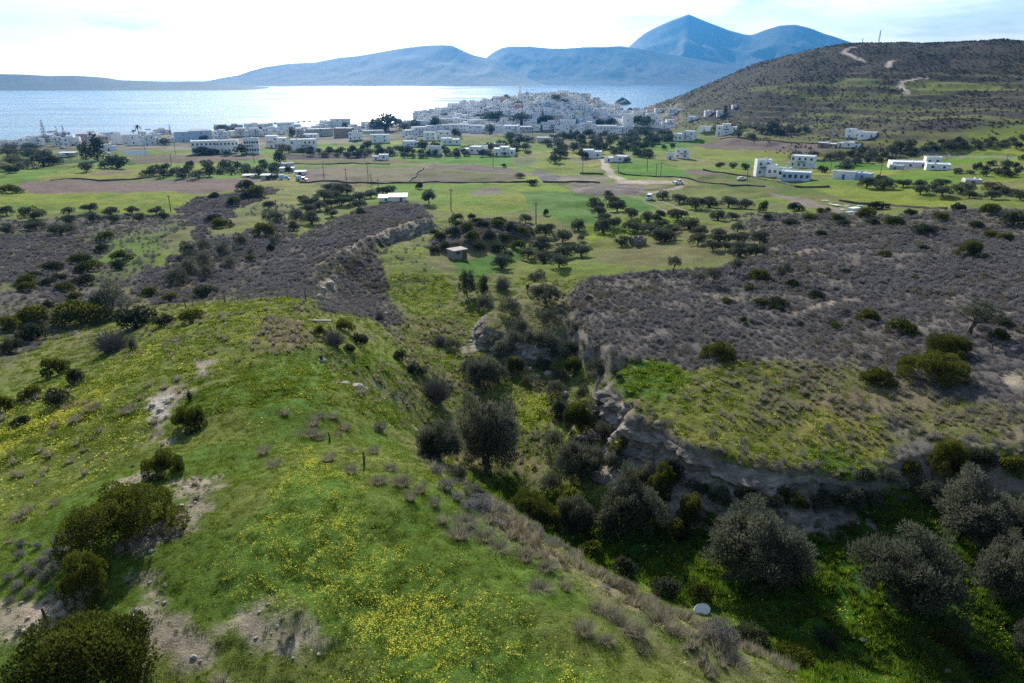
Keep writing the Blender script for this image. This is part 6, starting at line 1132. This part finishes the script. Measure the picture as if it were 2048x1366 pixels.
# rows of panels
for r_ in range(3):
    for i in range(6):
        u, v = 250 + i * 8 + r_ * 1.2, 306.5 + r_ * 2.6; x, y, z = at(u, v); k = depth(x, y, z) / F; o = link('solar_panel', None, None, (x, y, z), (0, 0, .1)); tag(o, None, 'solar panel', 'rows of pale panels near the coast'); auto(o, 'pale tilted panel', u, v, 'the solar panels'); w = 7.2 * k
        MB().add([(-w / 2, 0, .5), (w / 2, 0, .5), (w / 2, 1.6, 1.3), (-w / 2, 1.6, 1.3), (-w / 2, 0, .58), (w / 2, 0, .58), (w / 2, 1.6, 1.38), (-w / 2, 1.6, 1.38)], [(0, 3, 2, 1), (4, 5, 6, 7), (0, 1, 5, 4), (1, 2, 6, 5), (2, 3, 7, 6), (3, 0, 4, 7)]).build('panel', M_CARW, o); MB().box(-w * .4, -w * .4 + .1, .7, .8, -.3, .84).box(w * .4 - .1, w * .4, .7, .8, -.3, .84).build('stand', M_METAL, o)
# heap of old sheets and boards at the end of the strip field
for i, (u, v, w, d_, c_) in enumerate([(1672, 411, 18, 2.2, M_WHITE), (1692, 413, 16, 1.8, M_PALES), (1708, 420, 20, 2.2, M_WHITE), (1700, 425, 14, 1.5, M_BLUEP), (1650, 402, 12, 1.4, M_GREYP), (1720, 416, 10, 1.6, M_SHEET), (1684, 420, 8, 1.0, M_WARM), (1660, 408, 9, 1.0, M_GREYP), (1712, 428, 10, 1.2, M_CONC)]):
    x, y, z = at(u, v); k = depth(x, y, z) / F; w *= k; o = tag(MB().box(-w / 2, w / 2, -d_ / 2, d_ / 2, 0, .12 + .5 * (i % 3 == 2)).build('discarded_sheet', c_, None, loc=(x, y, z + .12), rot=(rnd.uniform(-.12, .12), rnd.uniform(-.12, .12), rnd.uniform(-.6, .6))), None, 'scrap', 'scrap at the end of the strip field'); auto(o, ['white sheet', 'pale board', 'white panel', 'blue board', 'grey board', 'green sheet', 'cream crate', 'grey plank', 'dull slab'][i] + ' lying in the scrap', u, v)
# small pieces of the near hill: tub, plank, stump, rocks
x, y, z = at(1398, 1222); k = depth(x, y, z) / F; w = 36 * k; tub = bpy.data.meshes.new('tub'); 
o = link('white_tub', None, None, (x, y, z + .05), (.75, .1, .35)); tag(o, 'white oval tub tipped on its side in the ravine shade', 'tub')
def bowl(n, r0, prof):
    b = MB()
    for f, zz in prof: b.v += [(math.cos(6.283 * q / n) * r0 * f, math.sin(6.283 * q / n) * r0 * .62 * f, zz) for q in range(n)]
    m_ = len(prof); b.f = [(a * n + q, a * n + (q + 1) % n, a * n + n + (q + 1) % n, a * n + n + q) for a in range(m_ - 1) for q in range(n)] + [tuple((m_ - 1) * n + q for q in range(n)), tuple(range(n - 1, -1, -1))]; return b
bowl(24, w / 2, [(.72, -.06), (.86, .12), (.97, .36), (1.0, .40), (.93, .40), (.86, .2), (.7, .03)]).build('basin', M_BLUEP, o, True); bowl(24, w / 2, [(.97, .38), (1.05, .39), (1.05, .43), (.95, .43), (.93, .41)][:4] + [(.94, .405)]).build('rim', M_WHITE, o)  # blue basin colour stands in for sky shade inside the white tub
x, y, z = at(634, 645); k = depth(x, y, z) / F; tag(MB().box(-28 * k, 28 * k, -.18, .18, .05, .22).build('plank', M_PALES, None, loc=(x, y, z + .1), rot=(0, .05, .12)), 'pale fallen plank lying beside the dead branches', 'plank')
x, y, z = at(643, 722); k = depth(x, y, z) / F; tag(link('rock', PST[1], None, (x, y, z), (0, 0, .4), (22 * k, 14 * k, 9 * k)), 'pale flat rock under the dark stump', 'rock'); tag(MB().tube([(0, 0, -.1), (.02, 0, .25), (-.02, 0, 10 * k)], [.2, .16, .12], 8).build('stump', M_POLE, None, loc=(x, y, z + 3.5 * k)), 'short dark stump standing on a pale flat rock', 'stump')
RK_ = [(305, 812, 18, 9), (322, 822, 24, 10), (335, 806, 16, 7), (312, 836, 20, 9), (300, 846, 14, 7), (345, 798, 14, 6), (186, 1066, 26, 16), (176, 1076, 22, 14), (100, 1240, 34, 14), (70, 1252, 28, 12), (125, 1212, 24, 14), (50, 1262, 22, 9), (612, 1330, 7, 5), (330, 1170, 9, 5), (1727, 1282, 22, 10), (1895, 1345, 24, 12),
        (710, 778, 50, 18), (690, 770, 30, 12), (730, 782, 26, 12), (648, 582, 22, 14), (660, 570, 26, 14), (640, 596, 22, 14), (668, 556, 20, 10), (655, 600, 14, 10), (740, 476, 12, 6), (700, 496, 14, 6), (676, 508, 12, 6), (770, 650, 14, 12), (772, 630, 12, 10), (985, 700, 18, 12), (1050, 710, 22, 14), (1070, 720, 20, 14), (1085, 735, 18, 12), (1040, 700, 22, 16), (1095, 750, 24, 14), (1075, 755, 16, 10), (1110, 770, 20, 12), (1060, 740, 14, 10), (1130, 790, 20, 12), (700, 698, 22, 10), (720, 694, 18, 8)]
for i, (u, v, w, h) in enumerate(RK_):
    x, y, z = at(u, v); k = depth(x, y, z) / F; o = tag(link('rock', PST[i % 4], None, (x, y, z + h * k * .15), (rnd.uniform(-.2, .2), rnd.uniform(-.2, .2), rnd.uniform(0, 6.28)), (w * k * .75, w * k * .6, h * k * .8)), None, 'rock', 'pale rocks in grass and cliff foot'); auto(o, 'pale rock' if w < 20 else 'large pale rock', u, v)
# pier far out on the water
p0, p1 = px(538, 246.5, rel=CAMZ - 1.2), px(692, 238, rel=CAMZ - 1.2); a = math.atan2(p1[1] - p0[1], p1[0] - p0[0]); ln = math.dist(p0, p1)
o = link('pier', None, None, (p0[0], p0[1], 0), (0, 0, a)); tag(o, 'long low pier reaching out into the bright bay', 'pier'); MB().box(0, ln, -2.5, 2.5, .9, 1.6).build('deck', M_CONC, o)
for i in range(14): MB().box(ln * i / 14, ln * i / 14 + 1.2, -2, 2, -3, .896).build('pile', M_CONC, o)
for i in range(7): MB().tube([(ln * (i + .5) / 7, 0, 1.6), (ln * (i + .5) / 7, 0, 6)], [.15, .1], 6).build('lamp_post', M_METAL, o)
# islet at the mouth of the inlet
x, y, z = px(1246, 207.5, rel=CAMZ - .5); b = MB(); tag(link('islet', mesh_np('islet', np.array([(q_ * 25 * math.cos(a_), q_ * 40 * math.sin(a_), -2 + 17 * (1 - q_) ** .5 * (.75 + .25 * math.sin(3 * a_) + .2 * math.sin(5 * a_ + 1))) for q_ in (0, .3, .6, .85, 1) for a_ in np.linspace(0, 6.283, 25)[:-1]]), np.array([(i * 24 + j, i * 24 + (j + 1) % 24, (i + 1) * 24 + (j + 1) % 24, (i + 1) * 24 + j) for i in range(4) for j in range(24)]), mat('islet_scrub', (.07, .06, .045), .95, .4, .1), True), None, (x, y, 0)), kind='structure')

# ------------------------------------------------------------------ the walker
def person(u, v, yaw, label):
    x, y, z = at(u, v); o = link('person', None, None, (x, y, z), (0, 0, yaw)); tag(o, label, 'person')
    J = dict(pelvis=(0, 0, .95, .15), spine=(0, .01, 1.18, .15), chest=(0, .02, 1.38, .17), neck=(0, .03, 1.53, .06), head=(0, .05, 1.66, .105), crown=(0, .05, 1.74, .08), shl=(.19, .01, 1.43, .075), ell=(.25, -.04, 1.16, .05), wrl=(.24, .1, .95, .036), shr=(-.19, .01, 1.43, .075), elr=(-.26, .03, 1.16, .05), wrr=(-.25, -.1, .96, .036),
             hpl=(.1, 0, .9, .1), knl=(.11, .14, .5, .066), anl=(.11, .10, .09, .045), tol=(.11, .26, .05, .04), hpr=(-.1, 0, .9, .1), knr=(-.11, -.02, .49, .066), anr=(-.11, -.22, .12, .045), tor=(-.11, -.10, .04, .04))
    E = [('pelvis', 'spine'), ('spine', 'chest'), ('chest', 'neck'), ('neck', 'head'), ('head', 'crown'), ('chest', 'shl'), ('shl', 'ell'), ('ell', 'wrl'), ('chest', 'shr'), ('shr', 'elr'), ('elr', 'wrr'), ('pelvis', 'hpl'), ('hpl', 'knl'), ('knl', 'anl'), ('anl', 'tol'), ('pelvis', 'hpr'), ('hpr', 'knr'), ('knr', 'anr'), ('anr', 'tor')]
    ks = list(J); me = bpy.data.meshes.new('body'); me.from_pydata([J[k][:3] for k in ks], [(ks.index(a), ks.index(c)) for a, c in E], []); me.update(); me.materials.append(mat('dark_clothes', (.025, .025, .03), .9))
    bo = link('body', me, o); md = bo.modifiers.new('skin', 'SKIN'); sv = me.skin_vertices[0].data
    for i, k in enumerate(ks): sv[i].radius = (J[k][3], J[k][3])
    sv[0].use_root = True; bo.modifiers.new('smooth', 'SUBSURF').levels = 1; bo.modifiers['smooth'].render_levels = 1
    MB().lathe([(.125, 1.66), (.13, 1.72), (.10, 1.80), (.03, 1.83)], 10, (0, .05)).build('hat', M_CARW, o, True); MB().box(-.15, .15, -.28, -.13, 1.08, 1.45, .02, .02).build('backpack', mat('dark_pack', (.03, .03, .035), .9), o)
person(1055, 588, .2, 'person in dark clothes and white hat walking on the rock spur')
finish_labels()
